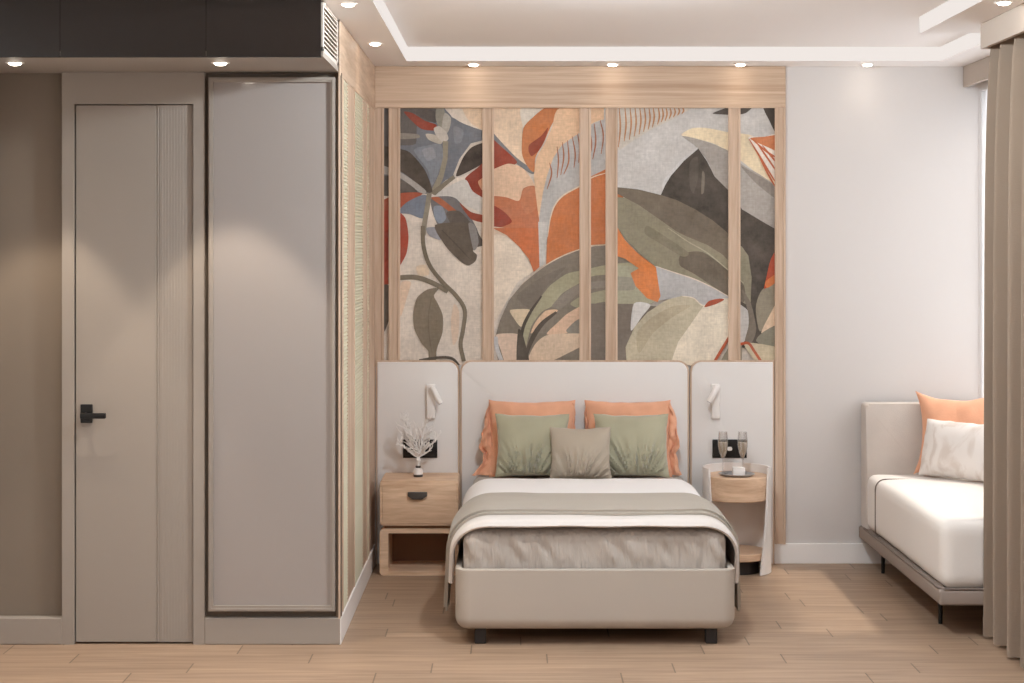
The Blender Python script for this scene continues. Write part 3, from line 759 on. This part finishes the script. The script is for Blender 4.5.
# cloths draped across the bed
cx = .3465
def drape(s_, zt, half, R, drop_l, drop_r, flare):
    """cross-section point: s_ from -1 (left hem) to 1 (right hem)"""
    flat = half-R; arc = R*PI/2
    side = -1 if s_ < 0 else 1
    drop = drop_l if side < 0 else drop_r
    d = abs(s_)*(flat+arc+drop)
    if d < flat: return side*d, zt
    if d < flat+arc:
        a = (d-flat)/R; return side*(flat+R*math.sin(a)), zt-R*(1-math.cos(a))
    e = d-flat-arc
    return side*(half+flare*e), zt-R-e
def cloth(name, m, y0, y1, zt, half, R, dl, dr, flare, th, label, cat, seed, amp=.004, back=.0, lip=0, nu=110, nv=26, scal=0):
    bm = B()
    tot = half-R+R*PI/2+dl
    def fn(u, v):
        s_ = -1+2*u
        x, z = drape(s_, zt, half, R, dl, dr, flare)
        f0 = (half-R)/tot
        q = sstep(f0, 1, abs(s_)); q2 = max(0, (abs(s_)-f0)/(1-f0))
        ya, yb = y0, y1+back*q2**1.2
        y = ya+(yb-ya)*v+scal*noise.noise(Vector((x*3, seed, 0)))
        n1 = noise.noise(Vector((x*5+3, y*9, 0)))
        z += amp*n1*(1-q)
        x += math.copysign(1, s_)*q*(.010*noise.noise(Vector((y*8, 3, 0)))+.004)
        if lip:
            d = (1-v)*abs(y1-y0)
            if d < lip:
                t = 1-d/lip
                a = t*PI/2
                if abs(s_) < .98: z -= lip*.9*(1-math.cos(a))*(1-q)
                x -= math.copysign(1, s_)*q*lip*.5*(1-math.cos(a))
        return (cx+x, y, z)
    sheet(bm, fn, nu, nv, th)
    o = obj(name, bm, m, None, 60)
    return tag(o, label, cat)
cloth('duvet', M['duvet'], -.48, -1.40, .4945, .573, .12, .035, .035, .10, .012, 'white duvet spread over the bed below the pillows', 'duvet', 2.1, .004)
cloth('blanket', M['fold'], -1.405, -1.862, .5100, .597, .160, .12, .12, .03, .011, 'white blanket fold near the foot of the bed, below the grey throw', 'blanket', 5.3, .004, back=.16, lip=.022, nv=60, scal=.004)
cloth('throw', M['throw'], -1.14, -1.735, .5225, .609, .172, .265, .265, .05, .009, 'sage grey throw laid across the bed over the white duvet', 'throw', 9.7, .004, back=.14, scal=.02)
cloth('throw_fold', M['throw'], -1.27, -1.70, .5320, .618, .176, .26, .26, .05, .008, '', '', 14.2, .004, back=.13, scal=.035)
tf = bpy.data.objects['throw_fold']; th = bpy.data.objects['throw']
wl = wloc(tf)-wloc(th); tf.parent = th; tf.location = wl
for k in ('label', 'category'):
    if k in tf: del tf[k]
tf.name = 'top_fold'

# ------------------------------------------------------------------ pillows
def cushion(w, h, t, seed, n=44, ear=.05, wr=.006, fan=0.0):
    """cushion standing in its own frame: width x, height z, thickness y (front -y)"""
    bm = B(); F = {}; Bk = {}
    for i in range(n+1):
        for j in range(n+1):
            u = -1+2*i/n; v = -1+2*j/n
            x = w/2*u*(1-ear*(1-abs(v)**2.2)*abs(u)**1.5)
            z = h/2*v*(1-ear*(1-abs(u)**2.2)*abs(v)**1.5)
            e = max(0, (1-abs(u)**2.6))*max(0, (1-abs(v)**2.6))
            th = t/2*e**.55
            f1 = wr*noise.noise(Vector((x*16+seed, z*9, seed)))*min(1, e*4)
            if fan:
                a = math.atan2(x+.03*math.sin(seed), z+h*.75)
                f1 += fan*noise.noise(Vector((a*17, seed*3, z*2)))*sstep(.35, -.5, v)*min(1, e*5)
            x += .004*noise.noise(Vector((seed, z*18, u*2))); z += .004*noise.noise(Vector((x*18, seed, v*2)))
            edge = i in (0, n) or j in (0, n)
            F[i, j] = bm.verts.new((x, -th-f1*(0 if edge else 1), z))
            Bk[i, j] = F[i, j] if edge else bm.verts.new((x, th*.8, z))
    for i in range(n):
        for j in range(n):
            bm.faces.new((F[i, j], F[i+1, j], F[i+1, j+1], F[i, j+1]))
            q = [Bk[i, j], Bk[i, j+1], Bk[i+1, j+1], Bk[i+1, j]]
            if len(set(q)) == 4 and set(q) != {F[i, j], F[i+1, j], F[i+1, j+1], F[i, j+1]}: bm.faces.new(q)
    return bm
def place(bm, h, cxy, zb, lean, rz=0, roll=0):
    bmesh.ops.translate(bm, verts=bm.verts, vec=(0, 0, h/2))
    R_ = Matrix.Rotation(rz, 4, 'Z') @ Matrix.Rotation(-lean, 4, 'X') @ Matrix.Rotation(roll, 4, 'Y')
    bmesh.ops.transform(bm, matrix=Matrix.Translation((cxy[0], cxy[1], zb)) @ R_, verts=bm.verts)
    return bm
ZP = .481
def orange_pillow(xc, w, label, outer):
    t = thing('pillow', label, 'pillow', (xc, -.15, ZP), 'pillows on the bed')
    h = .402
    obj('pillow_body', place(cushion(w, h, .12, xc*7, ear=.065, wr=.012), h, (xc, -.17), ZP-.01, math.radians(14)), M['orange'], t, 60)
    # crumpled flange falling from the outer edge, a little at the inner one
    prof = [(0, .010), (.2, .030), (.5, .046), (.64, .060), (.70, .030), (.78, .040), (1, .100)] if xc < .3 else [(0, .010), (.2, .034), (.5, .044), (.62, .048), (.70, .026), (.8, .036), (1, .062)]
    for side, sc_ in ((outer, 1.0), (-outer, .22)):
        bm = B()
        def fn(u, v, side=side, sc_=sc_):
            for (a, wa), (b_, wb) in zip(prof, prof[1:]):
                if v <= b_+1e-6: wd = wa+(wb-wa)*(v-a)/(b_-a); break
            z = ZP+.004+(h*.90)*(1-v)
            y = -.170+.105*(1-v)
            x = xc+side*(w/2-.042+(wd*sc_+.030)*u)
            y += .016*math.sin(u*11+v*9+side)*u+.022*noise.noise(Vector((u*5, v*11, xc)))
            x += side*.008*noise.noise(Vector((v*8, xc, u*2)))*u
            z -= .018*u*math.sin(v*9)*.5
            return (x, y, max(z, ZP+.002))
        sheet(bm, fn, 18, 60, .005)
        obj('flange', bm, M['orange'], t, 60)
    return t
def Xr(px, r): return (px-512)/(191*r)
orange_pillow((Xr(489, 1.02)+Xr(576, 1.02))/2, .452, 'terracotta pillow at the left of the headboard behind a sage cushion', -1)
orange_pillow((Xr(586, 1.02)+Xr(672, 1.02))/2, .448, 'terracotta pillow at the right of the headboard behind a sage cushion', 1)
def bed_cushion(pl, pr, r, h, y, m, label, seed, fan, lean=13, ear=.075):
    w = Xr(pr, r)-Xr(pl, r); xc = (Xr(pl, r)+Xr(pr, r))/2
    o = obj('cushion', place(cushion(w, h, .12, seed, ear=ear, wr=.004, fan=fan), h, (xc, y), ZP+.004, math.radians(lean)), m, None, 60)
    return tag(o, label, 'cushion', 'cushions on the bed')
bed_cushion(495, 570, 1.033, .328, -.285, M['green'], 'sage green square cushion left of the small greige cushion', 1.3, .042)
bed_cushion(594, 670, 1.033, .328, -.285, M['green'], 'sage green square cushion right of the small greige cushion', 4.9, .042)
bed_cushion(549.5, 612, 1.045, .270, -.385, M['greige'], 'small greige cushion in the middle, in front of the sage pair', 8.2, .026)

# ------------------------------------------------------------------ left nightstand
ns = thing('nightstand', 'square wooden nightstand with drawer and open cubby, left of the bed', 'nightstand', (-.4675, -.19, 0))
nx0, nx1, nyf, nyb = -.665, -.270, -.343, -.040
bm = B(); prism(bm, rrect(nx0, nx1, .252, .479, .012), 'y', nyf, nyb)
ed = [e for e in bm.edges if all(abs(v.co.y-nyf) < 1e-5 for v in e.verts)]
bmesh.ops.bevel(bm, geom=ed, offset=.008, segments=3, profile=.5, affect='EDGES')
obj('upper_case', bm, M['wood_stand'], ns)
dwr = obj('drawer_front', box(B(), nx0+.012, nx1-.012, nyf-.006, nyf+.004, .262, .462, .003, 2), M['wood_stand'], ns)
# cup pull
bm = B()
px0, px1, pz0, pz1 = -.524, -.427, .386, .423
prism(bm, [(px0, pz1), (px1, pz1), (px1, pz0+.016), (px1-.012, pz0+.012), (px1-.020, pz0+.003), (px1-.026, pz0), (px0+.026, pz0), (px0+.020, pz0+.003), (px0+.012, pz0+.012), (px0, pz0+.016)], 'y', nyf-.024, nyf-.005)
bmesh.ops.bevel(bm, geom=bm.edges[:], offset=.002, segments=2, profile=.5, affect='EDGES')
obj('cup_pull', bm, M['pull'], dwr)
obj('spacer', box(B(), nx0+.02, nx1-.02, nyf+.02, nyb, .234, .2525), M['wood_inner'], ns, smooth=0)
bm = B()
out = rrect(nx0-.002, nx1, 0, .235, .022); inn = rrect(nx0+.042, nx1-.044, .022, .213, .006)
ring(bm, out, inn, nyf, nyb)
obj('cubby', bm, M['wood_stand'], ns)
obj('back_board', box(B(), nx0+.03, nx1-.03, nyb-.012, nyb-.002, .012, .225), M['wood_inner'], ns, smooth=0)

# ------------------------------------------------------------------ round nightstand
rx, ry, rr = 1.147, -.222, .172
rn = thing('nightstand', 'round nightstand with white curved shell and wooden drawer, right of the bed', 'nightstand', (rx, ry, 0))
# shell: partial cylinder open to the front; opening narrows towards the floor
def shell(u, v):
    z = .004+(.533-.004)*v
    ho = math.radians(62)-math.radians(26)*(1-v)**1.3      # half opening angle about -y
    a = -PI/2+ho+(2*PI-2*ho)*u
    R_ = rr+.004*(1-v)
    rim = .0
    return (rx+R_*math.cos(a), ry+R_*math.sin(a), z+rim)
bm = B(); sheet(bm, shell, 72, 24, .010)
obj('shell', bm, M['white'], rn, 40)
bm = B(); lathe(bm, [(0, .371), (rr-.016, .371), (rr-.012, .375), (rr-.012, .488), (rr-.016, .492), (0, .492)], rx, ry, 64)
bm2 = bm
obj('drawer', bm, M['wood_stand'], rn)
bm = B(); lathe(bm, [(0, .072), (rr-.018, .072), (rr-.013, .077), (rr-.013, .104), (rr-.018, .109), (0, .109)], rx, ry, 64)
obj('shelf', bm, M['wood_stand'], rn)
bm = B(); lathe(bm, [(0, 0), (rr-.06, 0), (rr-.06, .073), (0, .073)], rx, ry, 48)
obj('plinth', bm, M['leg'], rn)

# tray, glasses, box
tz = .4925
bm = B(); tx, ty = rx-.003, ry-.035
lathe(bm, [(0, tz), (.070, tz), (.088, tz+.008), (.091, tz+.012), (.088, tz+.013), (.070, tz+.005), (0, tz+.004)], tx, ty, 48)
tag(obj('tray', bm, M['silver'], None, 50), 'round silver tray on the round nightstand', 'tray')
def flute(x, y, z, label):
    t = thing('champagne_flute', label, 'glass', (x, y, z), 'champagne flutes on the tray')
    bm = B()
    lathe(bm, [(0, z), (.026, z), (.027, z+.002), (.006, z+.005), (.0035, z+.012), (.0035, z+.070), (.009, z+.082), (.019, z+.106), (.0255, z+.140), (.0262, z+.165), (.0225, z+.213), (.0212, z+.213), (.0248, z+.165), (.024, z+.140), (.0175, z+.106), (.007, z+.084), (0, z+.080)], x, y, 28)
    obj('glass_body', bm, M['crystal'], t, 60)
    bm = B(); lathe(bm, [(0, z+.0805), (.0065, z+.0845), (.0170, z+.1065), (.0232, z+.140), (.0242, z+.158), (0, z+.158)], x, y, 28)
    obj('drink', bm, M['wine'], t, 60)
flute(Xr(722, 1.02), -.215, tz+.0052, 'left champagne flute of the pair on the silver tray')
flute(Xr(741.5, 1.02), -.215, tz+.0052, 'right champagne flute of the pair on the silver tray')
bxx = Xr(738, 1.03)
tag(obj('gift_box', box(B(), bxx-.030, bxx+.030, -.305, -.265, tz+.0052, tz+.047, .003, 2), M['white'], None), 'small white box on the silver tray in front of the flutes', 'box')

# ------------------------------------------------------------------ vase and coral
vx, vy, vz = Xr(418.5, 1.02), -.20, .4795
va = thing('vase', 'small white and dark banded vase holding white coral, on the square nightstand', 'vase', (vx, vy, vz))
bm = B(); lathe(bm, [(0, vz), (.023, vz), (.024, vz+.004), (.024, vz+.012), (0, vz+.012)], vx, vy); obj('foot', bm, M['pull'], va)
bm = B(); lathe(bm, [(0, vz+.012), (.023, vz+.012), (.025, vz+.026), (.021, vz+.040), (.012, vz+.046), (0, vz+.046)], vx, vy); obj('body', bm, M['white'], va)
bm = B(); lathe(bm, [(0, vz+.046), (.013, vz+.046), (.014, vz+.054), (.012, vz+.056), (0, vz+.056)], vx, vy); obj('band', bm, M['pull'], va)
bm = B(); lathe(bm, [(0, vz+.056), (.007, vz+.056), (.006, vz+.070), (.008, vz+.075), (.0125, vz+.086), (.008, vz+.098), (.006, vz+.104), (0, vz+.104)], vx, vy); obj('neck', bm, M['white'], va)
random.seed(7)
bm = B()
def twig(p, d, L_, r, lvl):
    pts = [Vector(p)]; d = Vector(d).normalized()
    n = 5
    for k in range(n):
        d = (d+Vector((random.uniform(-.22, .22), random.uniform(-.22, .22), random.uniform(-.1, .15)))).normalized()
        pts.append(pts[-1]+d*L_/n)
    tube(bm, pts, [r*(1-.45*k/n) for k in range(n+1)], 6)
    if lvl:
        for k in range(1, n+1):
            for _ in range(2 if lvl == 2 else 1):
                dd = (d+Vector((random.uniform(-1, 1), random.uniform(-.7, .7), random.uniform(-.5, .7)))).normalized()
                twig(pts[k], dd, L_*random.uniform(.26, .40), r*.7, lvl-1)
base = Vector((vx, vy, vz+.100))
for a, e_, L_ in [(p, q, r_*.95) for p, q, r_ in ((0, 90, .20), (20, 62, .155), (160, 60, .15), (200, 75, .19), (-20, 78, .18), (0, 25, .09), (180, 22, .09), (250, 40, .10), (300, 45, .10), (90, 55, .13), (190, 42, .12), (350, 44, .13))]:
    a, e_ = math.radians(a), math.radians(e_)
    twig(base, (math.cos(a)*math.cos(e_), math.sin(a)*math.cos(e_)*.7, math.sin(e_)), L_, .0046, 2 if L_ > .10 else 1)
tag(obj('coral_branch', bm, M['white'], None, 60), 'white coral-like sprig standing in the small vase', 'decoration')

# ------------------------------------------------------------------ wall fittings on the headboard
def sconce(pxa, pxb, p0, p1, label):
    t = thing('sconce', label, 'wall lamp', (Xr((pxa+pxb)/2, 1.008), -.036, .74), 'swivel reading lights on the headboard')
    k = 191*1.008
    z0, z1 = 1.65-(418.5-248)/k, 1.65-(384.5-248)/k
    obj('back_plate', box(B(), Xr(pxa, 1.008), Xr(pxb, 1.008), -.068, -.036, z0, z1, .003, 2), M['white'], t)
    a = Vector((Xr(p0[0], 1.012), -.098, 1.65-(p0[1]-248)/(191*1.012))); b_ = Vector((Xr(p1[0], 1.012), -.108, 1.65-(p1[1]-248)/(191*1.012)))
    bm = B(); tube(bm, [a, a+(b_-a)*.05, a+(b_-a)*.95, b_], [.012, .0145, .0145, .012], 20)
    hd = obj('lamp_head', bm, M['white'], t)
    bm = B(); d = (b_-a).normalized(); tube(bm, [b_-d*.001, b_+d*.003], .011, 16)
    obj('lens', bm, M['silver'], hd)
    bm = B(); c = a+(b_-a)*.15; tube(bm, [c, Vector((c.x, -.066, c.z))], .008, 12)
    obj('pivot', bm, M['white'], t)
sconce(426.5, 435, (431.5, 386.5), (440.5, 403.5), 'white reading light above the square nightstand')
sconce(712.2, 719.8, (717.6, 386.5), (709, 402), 'white reading light above the round nightstand')
def outlet(px0, px1, label, socks):
    t = thing('socket_plate', label, 'socket', (Xr((px0+px1)/2, 1.005), -.036, .55), 'black socket plates beside the bed')
    k = 191*1.005
    z0, z1 = 1.65-(458-248)/k, 1.65-(439.5-248)/k
    x0, x1 = Xr(px0, 1.005), Xr(px1, 1.005)
    obj('plate', box(B(), x0, x1, -.045, -.036, z0, z1, .002, 2), M['outlet'], t)
    zc = (z0+z1)/2
    for f in socks:
        xx = x0+(x1-x0)*f
        bm = B(); prism(bm, rrect(xx-.013, xx+.013, zc-.010, zc+.010, .008, 5), 'y', -.0475, -.044)
        obj('socket_insert', bm, M['white'], t)
    for f in (.19, .81):
        xx = x0+(x1-x0)*f
        bm = B(); ro = rrect(xx-.026, xx+.026, zc-.036, zc+.036, .004, 3); ri = rrect(xx-.024, xx+.024, zc-.034, zc+.034, .003, 3)
        ring(bm, ro, ri, -.0462, -.0445); obj('bezel', bm, M['black'], t)
outlet(403, 437.3, 'black socket plate behind the coral vase', (.5,))
outlet(712.5, 746.8, 'black socket plate behind the champagne flutes', (.5,))

# ------------------------------------------------------------------ daybed sofa
so = thing('sofa', 'cream daybed sofa with grey end panel and thin dark legs', 'sofa', (2.1, -.9, 0))
sx0, sx1 = 1.807, 2.405
obj('base_rail', box(B(), sx0, sx1, -1.74, -.035, .138, .205, .012, 3), M['sofa_base'], so)
bm = B(); prism(bm, rrect(sx0+.014, sx1, .14, .848, (.02, .02, .0, .0)), 'y', -.155, -.035)
ed = [e for e in bm.edges if all(abs(v.co.y+.155) < 1e-5 for v in e.verts)]
bmesh.ops.bevel(bm, geom=ed, offset=.016, segments=4, profile=.5, affect='EDGES')
obj('end_panel', bm, M['sofa_back'], so)
def sd(p, n): return .003*noise.noise(p*5)+(.012*math.sin(PI*min(1, max(0, (p.x-sx0)/.6)))*math.sin(PI*min(1, max(0, (-p.y-.15)/1.58))) if n.z > .5 else 0)
cu = obj('seat_cushion', soft_box(sx0+.012, sx1-.008, -1.725, -.157, .203, .490, .048, sd, .03), M['sofa'], so, 60)
# piping over the cushion near the end panel
pp = [(p[0], -.40, p[1]) for p in rrect(sx0+.011, sx1-.007, .203, .4925, (.05, .05, .03, .03), 6)]
bm = B(); tube(bm, pp+[pp[0]], .0035, 8, False); obj('piping', bm, M['piping'], cu)
bm = B()
pts = [(sx0+.004, -.16, .208), (sx0+.004, -1.70, .208), (sx0+.02, -1.735, .208), (sx1, -1.735, .208)]
tube(bm, pts, .006, 8); obj('base_piping', bm, M['piping'], so)
for lx, ly in ((1.882, -1.45), (1.882, -.28), (2.33, -1.45), (2.33, -.28)):
    bm = B(); tube(bm, [(lx, ly, 0), (lx, ly, .14)], [.009, .011], 12); obj('leg', bm, M['black'], so)
# pillows on the sofa
zs = .497
w, h = .41, .425
bm = place(cushion(w, h, .13, 3.3, ear=.20, wr=.008), h, (2.240, -.300), zs, math.radians(11), math.radians(-20))
tag(obj('cushion', bm, M['orange'], None, 60), 'terracotta square cushion against the sofa end panel', 'cushion', 'cushions on the sofa')
pm = bpy.data.materials.new('leaf_print_linen'); pm.use_nodes = True
nt = pm.node_tree; b_ = nt.nodes['Principled BSDF']
tc = nt.nodes.new('ShaderNodeTexCoord'); mp = nt.nodes.new('ShaderNodeMapping'); mp.inputs['Scale'].default_value = (9, 9, 6); mp.inputs['Rotation'].default_value = (0, .5, 0)
wv = nt.nodes.new('ShaderNodeTexNoise'); wv.inputs['Scale'].default_value = 1.0; wv.inputs['Detail'].default_value = 5; wv.inputs['Distortion'].default_value = 1.2
rp = nt.nodes.new('ShaderNodeValToRGB'); e = rp.color_ramp.elements
e[0].position = .36; e[0].color = (*lin((212, 201, 193)), 1); e[1].position = .50; e[1].color = (*lin((230, 223, 218)), 1)
nt.links.new(tc.outputs['Object'], mp.inputs[0]); nt.links.new(mp.outputs[0], wv.inputs['Vector']); nt.links.new(wv.outputs['Fac'], rp.inputs[0]); nt.links.new(rp.outputs[0], b_.inputs['Base Color'])
b_.inputs['Roughness'].default_value = .9; b_.inputs['Specular IOR Level'].default_value = .15
w, h = .44, .29
bm = place(cushion(w, h, .13, 6.1, ear=.03, wr=.004), h, (2.205, -.46), zs+.004, math.radians(15), math.radians(-48))
tag(obj('cushion', bm, pm, None, 60), 'white oblong cushion with faint leaf print, in front of the terracotta sofa cushion', 'cushion', 'cushions on the sofa')

# ------------------------------------------------------------------ curtain and pelmets
bm = B()
def cur(u, v):
    y = -1.765-(2.75-1.765)*u
    ph = 2*PI*(y+1.765)/.185
    ph += .5*math.sin(ph*.37+1)
    s1 = math.sin(ph)
    amp = .046+.010*(1-v)**.3*(1 if v < 1 else 0)
    x = 2.030+.030*v**8-amp*(.72*s1+.42*math.sin(2*ph+.9))+.006*noise.noise(Vector((y*5, v*2, 3)))*(1-v)
    y2 = y+.022*math.cos(ph)
    return (x, y2, .012+(2.575-.012)*v)
sheet(bm, cur, 240, 16, .004)
ct = obj('curtain', bm, M['curtain'], None, 60)
tag(ct, 'floor-length greige curtain gathered in folds at the right', 'curtain')
bm = B()
def hem(u, v):
    p = Vector(cur(u, 0)); q = Vector(cur(min(1, u+.004), 0))
    return (p.x-.0015, p.y, .012+.085*v)
sheet(bm, hem, 240, 2, .007)
obj('hem', bm, M['curtain'], ct, 60)
def pelmet(x0, y0, y1, label, cap):
    t = B(); box(t, x0, x0+.02, y0, y1, 2.492, ZS-.001, .001, 1)
    if cap: box(t, x0+.02, XR-.001, y1-.02, y1, 2.492, ZS-.001)
    o = obj('curtain_pelmet', t, M['pelmet'], None)
    return tag(o, label, 'pelmet')
pelmet(1.984, -9.0, -1.72, 'greige pelmet hiding the head of the gathered curtain', True)
pelmet(2.361, -1.719, -.002, 'short greige pelmet in the far right corner above the window', False)

# ------------------------------------------------------------------ downlights
LW = (1.0, .86, .70)
def downlight(x, y, z, label, energy, proto=[], cone=84, blend=1):
    if not proto:
        t = thing('downlight', label, 'ceiling light', (x, y, z), 'recessed ceiling downlights')
        bm = B(); lathe(bm, [(.026, z+.0), (.026, z-.004), (.036, z-.003), (.037, z-.0002), (.026, z)], x, y, 32); obj('trim_ring', bm, M['white'], t)
        bm = B(); lathe(bm, [(0, z-.0125), (.012, z-.0120), (.021, z-.009), (.026, z-.003), (.026, z-.0005), (0, z-.0005)], x, y, 32); obj('lens', bm, M['lamp'], t, label='glowing round lens')
        proto.append(t)
    else:
        t = copy_tree(proto[0]); t.location = (x, y, z); t['label'] = label
    l = bpy.data.lights.new('downlight_beam', 'SPOT'); l.energy = energy; l.spot_size = math.radians(cone); l.spot_blend = blend; l.color = LW; l.shadow_soft_size = .026
    o = bpy.data.objects.new('downlight_beam', l); C.objects.link(o); o.parent = t; o.location = (0, 0, -.03)
    return t
E = 2.0; BACK_FILL_E = 84; ROOM_FILL_E = 46
downlight((16-512)/253, -2.22, 2.382, 'ceiling downlight at the far left under the dark bulkhead', 32, cone=66, blend=.3)
downlight((221-512)/253, -2.22, 2.382, 'ceiling downlight under the dark bulkhead, right above the framed panel', 32, cone=66, blend=.3)
downlight(-.636, -2.32, ZS, 'ceiling downlight beside the air grille, nearer of the left soffit pair', E*.7)
downlight(-.634, -1.03, ZS, 'ceiling downlight above the flank panelling, further of the left soffit pair', E*.7)
for px, lb in ((473.5, 'first ceiling downlight from the left above the mural'), (612.5, 'middle ceiling downlight above the mural'), (740.5, 'ceiling downlight above the right end of the mural'), (867.5, 'ceiling downlight above the bare wall by the sofa')):
    downlight((px-512)/(191*1.0147), -.125, ZS, lb, E*.15, cone=130)
downlight(1.90, -2.36, ZS, 'ceiling downlight beside the curtain pelmet at the right', E)

# unseen spots added as frontal fill, set out in line with the downlights
for xx in (-.636, 1.90):
    for yy in (-3.6, -4.9, -6.2, -7.5):
        l = bpy.data.lights.new('room_fill', 'SPOT'); l.energy = ROOM_FILL_E; l.spot_size = math.radians(150); l.spot_blend = 1; l.color = (.88, .94, 1.0); l.shadow_soft_size = .05
        o = bpy.data.objects.new('room_fill', l); C.objects.link(o); o.location = (xx, yy, ZS-.03)

# added point light near the raised ceiling, out of view, brightens the back wall
l = bpy.data.lights.new('back_fill', 'POINT'); l.energy = BACK_FILL_E; l.color = (.84, .935, 1.0); l.shadow_soft_size = .06
o = bpy.data.objects.new('back_fill', l); C.objects.link(o); o.location = (.45, -2.72, 2.60)
# ------------------------------------------------------------------ daylight
w = bpy.data.worlds.new('World'); SC.world = w; w.use_nodes = True
bg = w.node_tree.nodes['Background']; bg.inputs[0].default_value = (.84, .90, 1.0, 1); bg.inputs[1].default_value = 2.3
for wd in (W1, W2):
    l = bpy.data.lights.new('window_portal', 'AREA'); l.shape = 'RECTANGLE'; l.size = wd[3]-wd[2]; l.size_y = wd[1]-wd[0]
    l.cycles.is_portal = True
    o = bpy.data.objects.new('window_portal', l); C.objects.link(o)
    o.location = (XR+.125, (wd[0]+wd[1])/2, (wd[2]+wd[3])/2); o.rotation_euler = (0, PI/2, 0)
l = bpy.data.lights.new('sun', 'SUN'); l.energy = 10; l.angle = math.radians(4); l.color = (1, .93, .82)
o = bpy.data.objects.new('sun', l); C.objects.link(o)
o.rotation_euler = Vector((-1, -.06, -1.9)).to_track_quat('-Z', 'Y').to_euler()

# ------------------------------------------------------------------ camera and colour
cam = bpy.data.cameras.new('camera'); cam.sensor_width = 36; cam.lens = 1719/1024*36; cam.shift_y = -93.5/1024
co = bpy.data.objects.new('camera', cam); C.objects.link(co); co.location = (0, -9, 1.65); co.rotation_euler = (PI/2, 0, 0)
SC.camera = co
cam.clip_start = .05
vs = SC.view_settings; vs.view_transform = 'Standard'; vs.look = 'None'; vs.gamma = 1; vs.use_curve_mapping = False; vs.exposure = 0.55
SC.cycles.max_bounces = 10; SC.cycles.diffuse_bounces = 6; SC.cycles.transparent_max_bounces = 16
SC.cycles.sample_clamp_indirect = 6
